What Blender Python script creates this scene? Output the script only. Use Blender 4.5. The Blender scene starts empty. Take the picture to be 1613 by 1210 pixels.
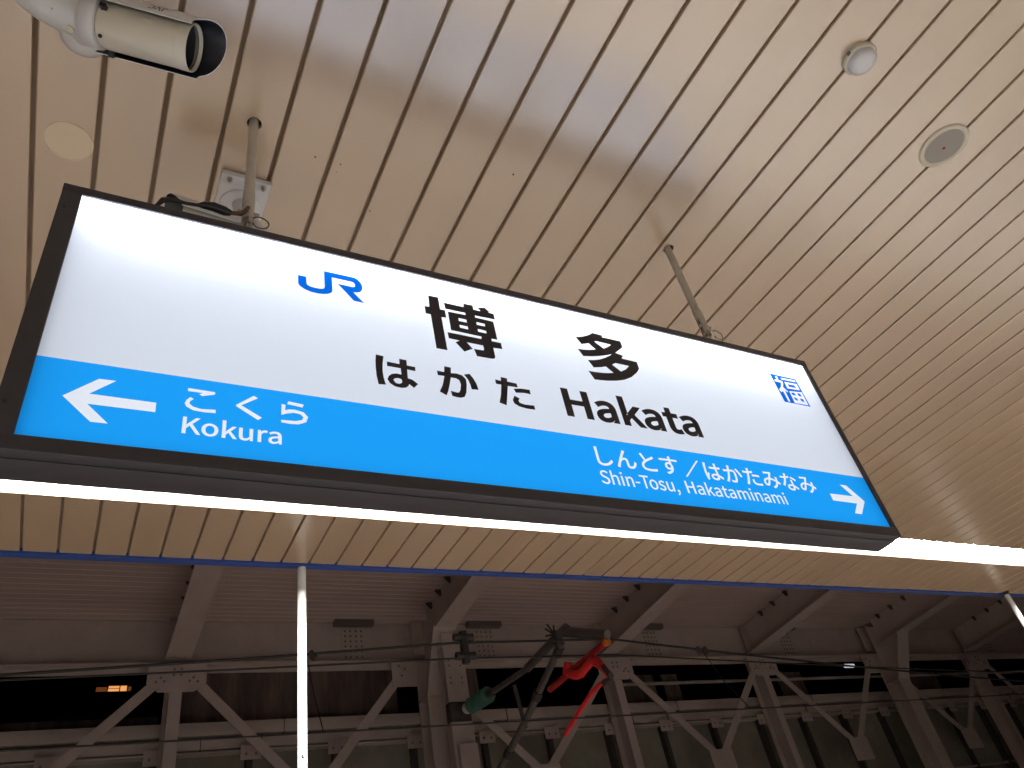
import bpy, bmesh, math, random, json
from mathutils import Vector, Matrix
random.seed(7)
SC = bpy.context.scene
COL = SC.collection

# ------------------------------------------------------------------ camera
EYE = 1.6                                   # lens height above the platform
cam_d = bpy.data.cameras.new("camera")
cam_d.sensor_fit = 'HORIZONTAL'; cam_d.sensor_width = 36.0
cam_d.lens = 36.0 * 1171.8 / 1613.0
cam_d.clip_start = 0.02; cam_d.clip_end = 800
cam = bpy.data.objects.new("camera", cam_d); COL.objects.link(cam)
right = Vector((0.8787, -0.4418, -0.1768)); fwd = Vector((0.4496, 0.6498, 0.6121))
right = (right - fwd * right.dot(fwd)).normalized(); fwd.normalize()
up = right.cross(fwd)
cam.matrix_world = Matrix(((right.x, up.x, -fwd.x, 0), (right.y, up.y, -fwd.y, 0), (right.z, up.z, -fwd.z, EYE), (0, 0, 0, 1)))
SC.camera = cam

# ------------------------------------------------------------------ night sky, exposure
w = bpy.data.worlds.new("World"); SC.world = w; w.use_nodes = True
nt = w.node_tree; bg = nt.nodes["Background"]
sky = nt.nodes.new("ShaderNodeTexSky"); sky.sky_type = 'NISHITA'; sky.sun_disc = False
sky.sun_elevation = math.radians(-6); sky.sun_rotation = math.radians(200)
nt.links.new(sky.outputs[0], bg.inputs[0]); bg.inputs[1].default_value = 0.05
SC.view_settings.view_transform = 'Standard'; SC.view_settings.look = 'None'
SC.view_settings.exposure = 0.0; SC.view_settings.gamma = 1.0
SC.view_settings.use_curve_mapping = False
SC.render.engine = 'CYCLES'
SC.cycles.use_denoising = True
SC.cycles.max_bounces = 8; SC.cycles.diffuse_bounces = 5; SC.cycles.glossy_bounces = 4
SC.cycles.sample_clamp_indirect = 6.0

LAMP_L = 166.0        # radiance of the strip lamps
BOARD_L = 0.93       # radiance of the light board inside the sign

# ------------------------------------------------------------------ helpers
def tag(o, label=None, cat=None, group=None, kind=None):
    if label: o["label"] = label
    if cat: o["category"] = cat
    if group: o["group"] = group
    if kind: o["kind"] = kind
    return o

def empty(name, loc):
    e = bpy.data.objects.new(name, None); COL.objects.link(e); e.location = loc
    e.empty_display_size = 0.1
    return e

def wloc(o):
    v = Vector((0, 0, 0))
    while o is not None:
        v += o.location; o = o.parent
    return v

def link(name, me, mats, parent=None, at=None, smooth=False):
    """link mesh data given in world coordinates; at = its own origin"""
    base = wloc(parent) if parent else Vector((0, 0, 0))
    o = bpy.data.objects.new(name, me); COL.objects.link(o)
    org = Vector(at) if at is not None else base
    if org.length > 0: me.transform(Matrix.Translation(-org))
    o.parent = parent; o.location = org - base
    if not isinstance(mats, (list, tuple)): mats = [mats]
    if len(me.materials) == 0:
        for m in mats: me.materials.append(m)
    if smooth:
        for p in me.polygons: p.use_smooth = True
    return o

def frame_of(d):
    d = Vector(d).normalized()
    a = Vector((0, 0, 1)) if abs(d.z) < 0.9 else Vector((1, 0, 0))
    u = d.cross(a).normalized(); v = d.cross(u).normalized()
    return d, u, v

class MB:
    def __init__(s): s.bm = bmesh.new()
    def box(s, lo, hi, bev=0.0, mi=0):
        lo, hi = Vector(lo), Vector(hi)
        r = bmesh.ops.create_cube(s.bm, size=1.0)
        vs = r['verts']
        for v in vs: v.co = Vector(((lo.x + hi.x) / 2 + v.co.x * (hi.x - lo.x), (lo.y + hi.y) / 2 + v.co.y * (hi.y - lo.y), (lo.z + hi.z) / 2 + v.co.z * (hi.z - lo.z)))
        es = list({e for v in vs for e in v.link_edges})
        for f in {f for v in vs for f in v.link_faces}: f.material_index = mi
        if bev > 0: bmesh.ops.bevel(s.bm, geom=es, offset=bev, segments=2, affect='EDGES', profile=0.6)
        return s
    def bar(s, p0, p1, wid, hei, upv=(0, 0, 1), bev=0.0):
        """box-section bar from p0 to p1; hei along upv"""
        p0, p1 = Vector(p0), Vector(p1); d = (p1 - p0); L = d.length; d.normalize()
        u = Vector(upv); u = (u - d * u.dot(d)).normalized(); sd = d.cross(u)
        q = []
        for t in (0, L):
            for a, b in ((-1, -1), (1, -1), (1, 1), (-1, 1)):
                q.append(s.bm.verts.new(p0 + d * t + sd * (a * wid / 2) + u * (b * hei / 2)))
        fs = [(0, 1, 2, 3), (4, 7, 6, 5), (0, 4, 5, 1), (1, 5, 6, 2), (2, 6, 7, 3), (3, 7, 4, 0)]
        nf = [s.bm.faces.new([q[i] for i in f]) for f in fs]
        if bev > 0:
            es = list({e for f in nf for e in f.edges})
            bmesh.ops.bevel(s.bm, geom=es, offset=bev, segments=1, affect='EDGES')
        return s
    def tube(s, pts, r, seg=12, caps=True, mi=0):
        pts = [Vector(p) for p in pts]; n = len(pts)
        rs = r if isinstance(r, (list, tuple)) else [r] * n
        rings = []; u = None
        for i, p in enumerate(pts):
            d = (pts[min(i + 1, n - 1)] - pts[max(i - 1, 0)]).normalized()
            if u is None: _, u, _ = frame_of(d)
            u = (u - d * u.dot(d)).normalized(); v = d.cross(u)
            rings.append([s.bm.verts.new(p + (u * math.cos(a) + v * math.sin(a)) * rs[i]) for a in [2 * math.pi * k / seg for k in range(seg)]])
        for a, b in zip(rings, rings[1:]):
            for k in range(seg):
                f = s.bm.faces.new((a[k], a[(k + 1) % seg], b[(k + 1) % seg], b[k])); f.smooth = True; f.material_index = mi
        if caps:
            f = s.bm.faces.new(list(reversed(rings[0]))); f.material_index = mi
            f = s.bm.faces.new(rings[-1]); f.material_index = mi
        return s
    def lathe(s, c, axis, prof, seg=40, mi=0):
        """prof: (radius, height along axis) list"""
        d, u, v = frame_of(axis); c = Vector(c); rings = []
        for r, h in prof:
            if r < 1e-6: rings.append([s.bm.verts.new(c + d * h)]); continue
            rings.append([s.bm.verts.new(c + d * h + (u * math.cos(a) + v * math.sin(a)) * r) for a in [2 * math.pi * k / seg for k in range(seg)]])
        for a, b in zip(rings, rings[1:]):
            for k in range(seg):
                k2 = (k + 1) % seg
                if len(a) == 1 and len(b) == 1: continue
                if len(a) == 1: f = s.bm.faces.new((a[0], b[k2], b[k]))
                elif len(b) == 1: f = s.bm.faces.new((a[k], a[k2], b[0]))
                else: f = s.bm.faces.new((a[k], a[k2], b[k2], b[k]))
                f.smooth = True; f.material_index = mi
        return s
    def prism(s, poly, axis, t0, t1):
        """polygon of 2D points extruded along axis ('x','y','z')"""
        def P(a, b, t): return {'x': (t, a, b), 'y': (a, t, b), 'z': (a, b, t)}[axis]
        A = [s.bm.verts.new(P(a, b, t0)) for a, b in poly]; B = [s.bm.verts.new(P(a, b, t1)) for a, b in poly]
        s.bm.faces.new(A); s.bm.faces.new(list(reversed(B)))
        n = len(A)
        for i in range(n): s.bm.faces.new((A[i], B[i], B[(i + 1) % n], A[(i + 1) % n]))
        return s
    def mesh(s, name):
        bmesh.ops.recalc_face_normals(s.bm, faces=s.bm.faces)
        me = bpy.data.meshes.new(name); s.bm.to_mesh(me); s.bm.free()
        me.set_sharp_from_angle(angle=math.radians(38)); return me
    def build(s, name, mats, parent=None, at=None):
        return link(name, s.mesh(name), mats, parent, at)

# ------------------------------------------------------------------ materials
def mat(name, col, rough=0.5, metal=0.0, spec=0.5, ior=1.5, var=0.0, vscale=6.0, stretch=(1, 1, 1), bump=0.0, bscale=60.0, dirt=None, dscale=1.5, dlo=0.55, dhi=0.75, coat=0.0, rvar=0.0):
    m = bpy.data.materials.new(name); m.use_nodes = True
    n = m.node_tree.nodes; l = m.node_tree.links; b = n["Principled BSDF"]
    b.inputs["Roughness"].default_value = rough; b.inputs["Metallic"].default_value = metal
    b.inputs["Specular IOR Level"].default_value = spec; b.inputs["IOR"].default_value = ior
    b.inputs["Coat Weight"].default_value = coat
    b.inputs["Base Color"].default_value = (*col, 1)
    if var or bump or dirt or rvar:
        tc = n.new("ShaderNodeTexCoord"); mp = n.new("ShaderNodeMapping"); mp.inputs["Scale"].default_value = stretch
        geo = n.new("ShaderNodeNewGeometry")
        l.new(geo.outputs["Position"], mp.inputs["Vector"])
        out = None
        if var:
            t = n.new("ShaderNodeTexNoise"); t.inputs["Scale"].default_value = vscale; t.inputs["Detail"].default_value = 5
            l.new(mp.outputs[0], t.inputs["Vector"])
            r = n.new("ShaderNodeMapRange"); r.inputs[1].default_value = 0.3; r.inputs[2].default_value = 0.7
            r.inputs[3].default_value = 1 - var; r.inputs[4].default_value = 1 + var
            l.new(t.outputs[0], r.inputs[0])
            mx = n.new("ShaderNodeVectorMath"); mx.operation = 'SCALE'; mx.inputs[0].default_value = col
            l.new(r.outputs[0], mx.inputs["Scale"]); out = mx.outputs[0]
        if dirt:
            t = n.new("ShaderNodeTexNoise"); t.inputs["Scale"].default_value = dscale; t.inputs["Detail"].default_value = 8; t.inputs["Roughness"].default_value = 0.65
            l.new(mp.outputs[0], t.inputs["Vector"])
            r = n.new("ShaderNodeMapRange"); r.inputs[1].default_value = dlo; r.inputs[2].default_value = dhi
            l.new(t.outputs[0], r.inputs[0])
            mm = n.new("ShaderNodeMix"); mm.data_type = 'RGBA'
            mm.inputs[7].default_value = (*dirt, 1)
            if out: l.new(out, mm.inputs[6])
            else: mm.inputs[6].default_value = (*col, 1)
            l.new(r.outputs[0], mm.inputs[0]); out = mm.outputs[2]
        if out: l.new(out, b.inputs["Base Color"])
        if rvar:
            t = n.new("ShaderNodeTexNoise"); t.inputs["Scale"].default_value = 3.0; t.inputs["Detail"].default_value = 4
            l.new(mp.outputs[0], t.inputs["Vector"])
            r = n.new("ShaderNodeMapRange"); r.inputs[1].default_value = 0.3; r.inputs[2].default_value = 0.7
            r.inputs[3].default_value = rough - rvar; r.inputs[4].default_value = rough + rvar
            l.new(t.outputs[0], r.inputs[0]); l.new(r.outputs[0], b.inputs["Roughness"])
        if bump:
            t = n.new("ShaderNodeTexNoise"); t.inputs["Scale"].default_value = bscale; t.inputs["Detail"].default_value = 3
            l.new(mp.outputs[0], t.inputs["Vector"])
            bp = n.new("ShaderNodeBump"); bp.inputs["Strength"].default_value = bump; bp.inputs["Distance"].default_value = 0.01
            l.new(t.outputs[0], bp.inputs["Height"]); l.new(bp.outputs[0], b.inputs["Normal"])
    return m

def emit(name, col, s):
    m = bpy.data.materials.new(name); m.use_nodes = True
    n = m.node_tree.nodes; n.clear()
    e = n.new("ShaderNodeEmission"); e.inputs[0].default_value = (*col, 1); e.inputs[1].default_value = s
    o = n.new("ShaderNodeOutputMaterial"); m.node_tree.links.new(e.outputs[0], o.inputs[0]); return m

def acrylic(name, tcol, dcol):
    """backlit translucent sheet: light from the board behind passes through it"""
    m = bpy.data.materials.new(name); m.use_nodes = True
    n = m.node_tree.nodes; n.clear(); l = m.node_tree.links
    t = n.new("ShaderNodeBsdfTranslucent"); t.inputs[0].default_value = (*tcol, 1)
    d = n.new("ShaderNodeBsdfDiffuse"); d.inputs[0].default_value = (*dcol, 1)
    a = n.new("ShaderNodeMixShader"); a.inputs[0].default_value = 0.12
    l.new(t.outputs[0], a.inputs[1]); l.new(d.outputs[0], a.inputs[2])
    o = n.new("ShaderNodeOutputMaterial"); l.new(a.outputs[0], o.inputs[0]); return m

M = {}
M['plank'] = mat('cream_enamel_plank', (0.55, 0.378, 0.228), rough=0.27, ior=3.7, spec=0.5, var=0.05, vscale=2.2, stretch=(1, 0.5, 1), bump=0.006, bscale=4.0, dirt=(0.49, 0.325, 0.19), dscale=2.6, dlo=0.62, dhi=0.85)
M['groove'] = mat('groove_backing', (0.22, 0.165, 0.115), rough=0.7, var=0.12)
M['frame'] = mat('charcoal_aluminium', (0.042, 0.039, 0.048), rough=0.42, var=0.05, vscale=9)
M['casing'] = mat('charcoal_casing', (0.037, 0.034, 0.040), rough=0.5, var=0.1, vscale=5)
M['white_acrylic'] = acrylic('white_acrylic', (0.79, 0.81, 0.85), (0.8, 0.8, 0.8))
M['white_letter'] = acrylic('white_letter', (0.96, 0.97, 0.99), (0.8, 0.8, 0.8))
M['blue_film'] = acrylic('blue_film', (0.015, 0.40, 1.0), (0.02, 0.25, 0.7))
M['blue_mark'] = acrylic('blue_mark', (0.004, 0.19, 0.85), (0.01, 0.2, 0.7))
M['black_vinyl'] = mat('black_vinyl', (0.023, 0.020, 0.027), rough=0.5)
M['board'] = emit('light_board', (0.93, 0.985, 1.08), BOARD_L)
M['inner_tube'] = emit('inner_tube', (0.93, 0.98, 1.07), 82.0)
M['inner_tube_b'] = emit('inner_tube_b', (0.95, 0.98, 1.05), 4.0)
M['inner_tube_c'] = emit('inner_tube_c', (0.95, 0.98, 1.05), 2.0)
M['lamp'] = emit('lamp_diffuser', (1.0, 0.97, 0.92), LAMP_L)
M['white_paint'] = mat('white_paint', (0.74, 0.73, 0.70), rough=0.35, var=0.03, vscale=8)
M['pipe'] = mat('grey_painted_pipe', (0.58, 0.53, 0.46), rough=0.45, var=0.06, vscale=25, dirt=(0.42, 0.36, 0.30), dscale=14)
M['zinc'] = mat('zinc_steel', (0.45, 0.43, 0.40), rough=0.38, metal=0.85, var=0.15, vscale=60)
M['cctv_white'] = mat('cctv_white', (0.72, 0.71, 0.72), rough=0.28, coat=0.3, var=0.02)
M['cctv_body'] = mat('cctv_body_paint', (0.72, 0.66, 0.55), rough=0.3, coat=0.2)
M['black_plastic'] = mat('black_plastic', (0.012, 0.012, 0.016), rough=0.35)
M['glass_black'] = mat('lens_glass', (0.006, 0.008, 0.012), rough=0.05, ior=1.6)
M['grey_print'] = mat('grey_print', (0.12, 0.12, 0.13), rough=0.5)
M['cable'] = mat('black_cable', (0.02, 0.018, 0.018), rough=0.5)
M['brown_cable'] = mat('brown_cable', (0.10, 0.045, 0.03), rough=0.45)
M['cover'] = mat('cream_cover', (0.78, 0.63, 0.46), rough=0.4)
M['ivory'] = mat('ivory_plastic', (0.70, 0.64, 0.52), rough=0.4)
M['grille'] = mat('speaker_grille', (0.50, 0.46, 0.42), rough=0.6, bump=0.6, bscale=900)
M['red_led'] = mat('red_dot', (0.45, 0.01, 0.015), rough=0.3)
M['blue_trim'] = mat('blue_trim', (0.03, 0.075, 0.30), rough=0.45, var=0.08)
M['lip'] = mat('lip_angle_paint', (0.30, 0.24, 0.16), rough=0.5)
M['reflector'] = mat('white_reflector', (0.80, 0.78, 0.73), rough=0.4, var=0.03)
M['floor'] = mat('platform_floor', (0.35, 0.335, 0.315), rough=0.45, var=0.12, vscale=3, bump=0.1, bscale=80)
M['ballast'] = mat('track_bed', (0.24, 0.205, 0.185), rough=0.9, var=0.3, vscale=12, bump=0.5, bscale=30)
M['steel'] = mat('shed_steel', (0.44, 0.345, 0.305), rough=0.6, var=0.12, vscale=3, dirt=(0.30, 0.23, 0.19), dscale=1.2, dlo=0.5, dhi=0.8)
M['steel_lt'] = mat('shed_steel_light', (0.48, 0.39, 0.355), rough=0.6, var=0.1, vscale=4, dirt=(0.38, 0.29, 0.25), dscale=2.0, dlo=0.5, dhi=0.8)
M['deck'] = mat('roof_deck_sheet', (0.46, 0.35, 0.32), rough=0.65, var=0.15, vscale=1.2, stretch=(0.3, 1, 1), dirt=(0.38, 0.275, 0.25), dscale=0.8, dlo=0.5, dhi=0.8)
M['duct'] = mat('duct_paint', (0.48, 0.40, 0.36), rough=0.55, var=0.1, vscale=3, stretch=(0.4, 1, 1), dirt=(0.2, 0.15, 0.12), dscale=1.6, dlo=0.5, dhi=0.85)
M['panel'] = mat('greenish_wall_panel', (0.24, 0.225, 0.18), rough=0.7, var=0.2, vscale=1.4, dirt=(0.14, 0.11, 0.08), dscale=1.0, dlo=0.45, dhi=0.8)
M['rust_panel'] = mat('stained_brown_panel', (0.22, 0.15, 0.125), rough=0.8, var=0.3, vscale=2.5, stretch=(2.2, 1, 0.35), dirt=(0.07, 0.05, 0.05), dscale=1.8, dlo=0.4, dhi=0.75)
M['dark_steel'] = mat('dark_fitting', (0.05, 0.043, 0.04), rough=0.55, var=0.15)
M['bolt'] = mat('painted_bolt', (0.20, 0.155, 0.135), rough=0.55)
M['trough'] = mat('grey_trough', (0.13, 0.105, 0.095), rough=0.6)
M['wire'] = mat('overhead_wire', (0.03, 0.027, 0.026), rough=0.5, metal=0.3)
M['tube_grey'] = mat('galvanised_tube', (0.13, 0.115, 0.105), rough=0.5, metal=0.25, var=0.15)
M['green_porcelain'] = mat('green_porcelain', (0.07, 0.17, 0.13), rough=0.25, ior=1.6)
M['red_tape'] = mat('red_cover', (0.88, 0.030, 0.035), rough=0.45)
M['dark_red'] = mat('dull_red_sleeve', (0.42, 0.018, 0.020), rough=0.5)
M['orange_cap'] = mat('orange_cap', (0.75, 0.20, 0.03), rough=0.4)
M['far_wall'] = mat('far_building_wall', (0.08, 0.07, 0.07), rough=0.9, var=0.3, vscale=0.6)
M['far_lit'] = emit('lit_far_window', (1.0, 0.42, 0.13), 0.9)
M['far_dim'] = emit('dim_far_window', (1.0, 0.30, 0.08), 0.12)
M['far_white'] = emit('far_white_lamp', (0.9, 0.88, 1.0), 0.6)

E2 = EYE
H = 2.32 + EYE                     # ceiling underside
SK = -0.0085                       # the ceiling runs a hair askew to the sign
PITCH, GAP, X0 = 0.1787, 0.0128, -0.400
K0, K1 = -26, 98
Y_SLOT0, Y_SLOT1, Y_EDGE = 3.585, 3.894, 4.505
Y_BACK = -5.2

# ------------------------------------------------------------------ ground, platform
tag(MB().box((-300, -300, -1.5), (300, 300, -1.2)).build('ground', M['ballast']), kind='structure')
plat = MB()
plat.box((-40, -3.9, -1.19), (60, 3.06, 0.0), bev=0.02)
tag(plat.build('platform', M['floor']), kind='structure')

# ------------------------------------------------------------------ ceiling of planks
XA, XB = X0 + K0 * PITCH, X0 + K1 * PITCH
def ys(x): return SK * x
back = MB()
for (ya, yb) in ((Y_SLOT1 + 0.005, Y_EDGE), (-4.62, Y_SLOT0 - 0.003), (Y_BACK, -4.945)):
    poly = [(XA, ya + ys(XA)), (XB, ya + ys(XB)), (XB, yb + ys(XB)), (XA, yb + ys(XA))]
    back.prism(poly, 'z', H + 0.0185, H + 0.034)
back.box((XA, Y_BACK, H + 0.30), (XB, Y_EDGE + 0.1, H + 0.34))  # unseen top slab, added to block the sky light
ceiling = tag(back.build('ceiling', M['groove']), kind='structure')

def plank_mesh(y0, y1, name):
    hw = (PITCH - GAP) / 2
    prof = [(-hw, 0.018), (-hw, 0.005), (-hw + 0.0015, 0.0015), (-hw + 0.005, 0.0), (0.0, -0.0004), (hw - 0.005, 0.0), (hw - 0.0015, 0.0015), (hw, 0.005), (hw, 0.018)]
    ny = max(2, int((y1 - y0) / 0.6))
    vs, fs = [], []
    for j in range(ny + 1):
        y = y0 + (y1 - y0) * j / ny
        for x, z in prof: vs.append((x, y, z))
    n = len(prof)
    for j in range(ny):
        for i in range(n - 1):
            a = j * n + i; fs.append((a, a + n, a + n + 1, a + 1))
        fs.append((j * n + n - 1, j * n + 2 * n - 1, j * n + n, j * n))
    fs.append(tuple(range(n))); fs.append(tuple(range((ny + 1) * n - 1, ny * n - 1, -1)))
    me = bpy.data.meshes.new(name); me.from_pydata(vs, [], fs); me.materials.append(M['plank'])
    for p in me.polygons: p.use_smooth = len(p.vertices) == 4
    me.set_sharp_from_angle(angle=math.radians(10))
    return me
pl_near = plank_mesh(-4.62, Y_SLOT0, 'plank'); pl_far = plank_mesh(Y_SLOT1, Y_EDGE, 'plank_short'); pl_back = plank_mesh(Y_BACK, -4.945, 'plank_back')
POLES = [(0.222, 1.447), (1.966, 1.447)]
for k in range(K0, K1):
    xc = X0 + (k + 0.5) * PITCH
    tilt = random.gauss(0, math.radians(0.09)); pit = random.gauss(0, math.radians(0.02))
    for me in (pl_near, pl_far, pl_back):
        if me is pl_back and not (-8 < k < 60): continue
        o = bpy.data.objects.new('plank', me); COL.objects.link(o); o.parent = ceiling
        o.location = (xc, ys(xc), H + random.uniform(-0.0006, 0.0006)); o.rotation_euler = (0, tilt, 0)
        if me is pl_near:
            for (px, py) in POLES:
                if abs(px - xc) < PITCH / 2:       # drilled for the hanger pipe
                    cut = MB().tube([(px + 0.001, py - 0.004, H - 0.1), (px + 0.001, py - 0.004, H + 0.05)], 0.0235, seg=32).build('cutter', M['groove'])
                    o.data = pl_near.copy()
                    md = o.modifiers.new('b', 'BOOLEAN'); md.object = cut; md.solver = 'EXACT'
                    bpy.context.view_layer.update()
                    nm = bpy.data.meshes.new_from_object(o.evaluated_get(bpy.context.evaluated_depsgraph_get()))
                    o.modifiers.clear(); o.data = nm; nm.name = 'plank_drilled'
                    for p_ in nm.polygons: p_.use_smooth = False
                    bpy.data.objects.remove(cut)
                    MB().lathe((px + 0.001, py - 0.004, H + 0.0182), (0, 0, 1), [(0.0155, 0), (0.0245, 0)], seg=32).build('pipe_hole_shade', M['black_plastic'], ceiling)  # black ring stands in for the shade inside the hole

# blue edge trim of the canopy and its upper fascia
tr = MB()
tr.prism([(XA, Y_EDGE + 0.004 + ys(XA)), (XB, Y_EDGE + 0.004 + ys(XB)), (XB, Y_EDGE + 0.055 + ys(XB)), (XA, Y_EDGE + 0.055 + ys(XA))], 'z', H - 0.014, H + 0.29)
tag(tr.build('canopy_edge_trim', M['blue_trim']), kind='structure')
# slot boxes for the edge lamp row and the added rear row
def slot_housing(y0, y1, sgn):
    m = MB()
    for (a, b, z0, z1) in ((y0, y1, H + 0.135, H + 0.145), (y0 - 0.004, y0 - 0.001, H + 0.018, H + 0.145)):
        m.prism([(XA, a + ys(XA)), (XB, a + ys(XB)), (XB, b + ys(XB)), (XA, b + ys(XA))], 'z', z0, z1)
    return m
tag(slot_housing(Y_SLOT0, Y_SLOT1, 1).build('lamp_slot', M['white_paint']), kind='structure')
tag(slot_housing(-4.945, -4.62, -1).build('lamp_slot', M['white_paint']), kind='structure')

# ------------------------------------------------------------------ strip lamps
LP = 1.307
ORD = ['first', 'second', 'third', 'fourth', 'fifth', 'sixth', 'seventh', 'eighth', 'ninth', 'tenth', 'eleventh', 'twelfth']
def strip_lamp(x0, x1, yc, side, label, group, seam_shift=-0.37):
    """yc: middle of the diffuser, side=+1 reflector towards +y"""
    y = yc + ys((x0 + x1) / 2)
    t = empty('strip_lamp', ((x0 + x1) / 2, y, H)); tag(t, label, 'lamp', group)
    # rounded diffuser: flattened half round with rounded ends
    m = MB(); n = 10; L = x1 - x0 - 0.02; hw = 0.058
    prof = [(math.cos(a) * hw, -math.sin(a) * 0.03) for a in [math.pi * i / n for i in range(n + 1)]]
    rings = []
    for xx, s in ((x0 + 0.010, 0.55), (x0 + 0.020, 0.84), (x0 + 0.045, 1), (x1 - 0.045, 1), (x1 - 0.020, 0.84), (x1 - 0.010, 0.55)):
        rings.append([m.bm.verts.new((xx, yc + a * s + ys(xx), H + 0.072 + b * s)) for a, b in prof])
    for a, b in zip(rings, rings[1:]):
        for i in range(n): m.bm.faces.new((a[i], a[i + 1], b[i + 1], b[i])).smooth = True
    for r in (rings[0], rings[-1]): m.bm.faces.new(r)
    m.build('diffuser', M['lamp'], t)
    # housing behind the diffuser
    m = MB(); m.prism([(x0 + 0.004, yc - 0.066 + ys(x0)), (x1 - 0.004, yc - 0.066 + ys(x1)), (x1 - 0.004, yc + 0.066 + ys(x1)), (x0 + 0.004, yc + 0.066 + ys(x0))], 'z', H + 0.0735, H + 0.125)
    m.build('housing', M['white_paint'], t)
    # sloping white reflector with a folded lower lip
    a0, a1 = x0 + seam_shift + 0.0012, x1 + seam_shift - 0.0012
    m = MB()
    q = [(0.068, 0.125), (0.070, 0.075), (0.082, 0.054), (0.140, 0.008), (0.150, 0.004), (0.150, 0.012), (0.144, 0.016), (0.087, 0.062), (0.076, 0.080), (0.074, 0.125)]
    A = [m.bm.verts.new((a0, yc + side * p + ys(a0), H + z)) for p, z in q]
    B = [m.bm.verts.new((a1, yc + side * p + ys(a1), H + z)) for p, z in q]
    nq = len(q)
    for i in range(nq): m.bm.faces.new((A[i], B[i], B[(i + 1) % nq], A[(i + 1) % nq]))
    m.bm.faces.new(A); m.bm.faces.new(B)
    m.build('reflector', M['reflector'], t)
    m = MB(); m.prism([(a0, yc + side * 0.1505 + ys(a0)), (a1, yc + side * 0.1505 + ys(a1)), (a1, yc + side * 0.157 + ys(a1)), (a0, yc + side * 0.157 + ys(a0))], 'z', H - 0.001, H + 0.016)
    m.build('lip_angle', M['lip'], t)
    for xs_ in (a0 + 0.09, a1 - 0.09):
        MB().tube([(xs_, yc + side * 0.105 + ys(xs_), H + 0.026), (xs_, yc + side * 0.103 + ys(xs_), H + 0.012)], 0.004, seg=8).build('screw', M['zinc'], t)
    return t
LAMPS = []
for k in range(-4, 11):
    xa = 0.265 + LP * k
    if k < -1: lab = 'white recessed strip lamp outside the view to the left of the sign'
    elif k > 7: lab = 'small far strip lamp receding outside the view past the right canopy pipe'
    else: lab = {-1: 'strip lamp whose white reflector shows below the left arrow of the sign',
                 0: 'strip lamp whose reflector with a small label shows below the word Kokura',
                 1: 'strip lamp right of the reflector label, left of the left canopy pipe reflection',
                 2: 'strip lamp partly hidden under the middle left of the blue sign band',
                 3: 'strip lamp partly hidden under the sign, below the station name',
                 4: 'strip lamp mostly hidden under the right part of the sign',
                 5: 'glowing strip lamp that just emerges from behind the lower right sign corner',
                 6: 'bright strip lamp at the right picture edge, beyond the sign corner',
                 7: 'last bright strip lamp of the row, cut by the right picture edge'}[k]
    LAMPS.append(strip_lamp(xa, xa + LP, 3.735, 1, lab, 'strip lamps along the canopy edge'))
for k in range(-4, 8):  # unseen rear lamp row, added for more ambient light
    xa = 0.265 + LP * k
    strip_lamp(xa, xa + LP, -4.785, -1, 'added unseen strip lamp along the rear canopy edge, behind the viewer', 'added strip lamps along the rear canopy edge')

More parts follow.
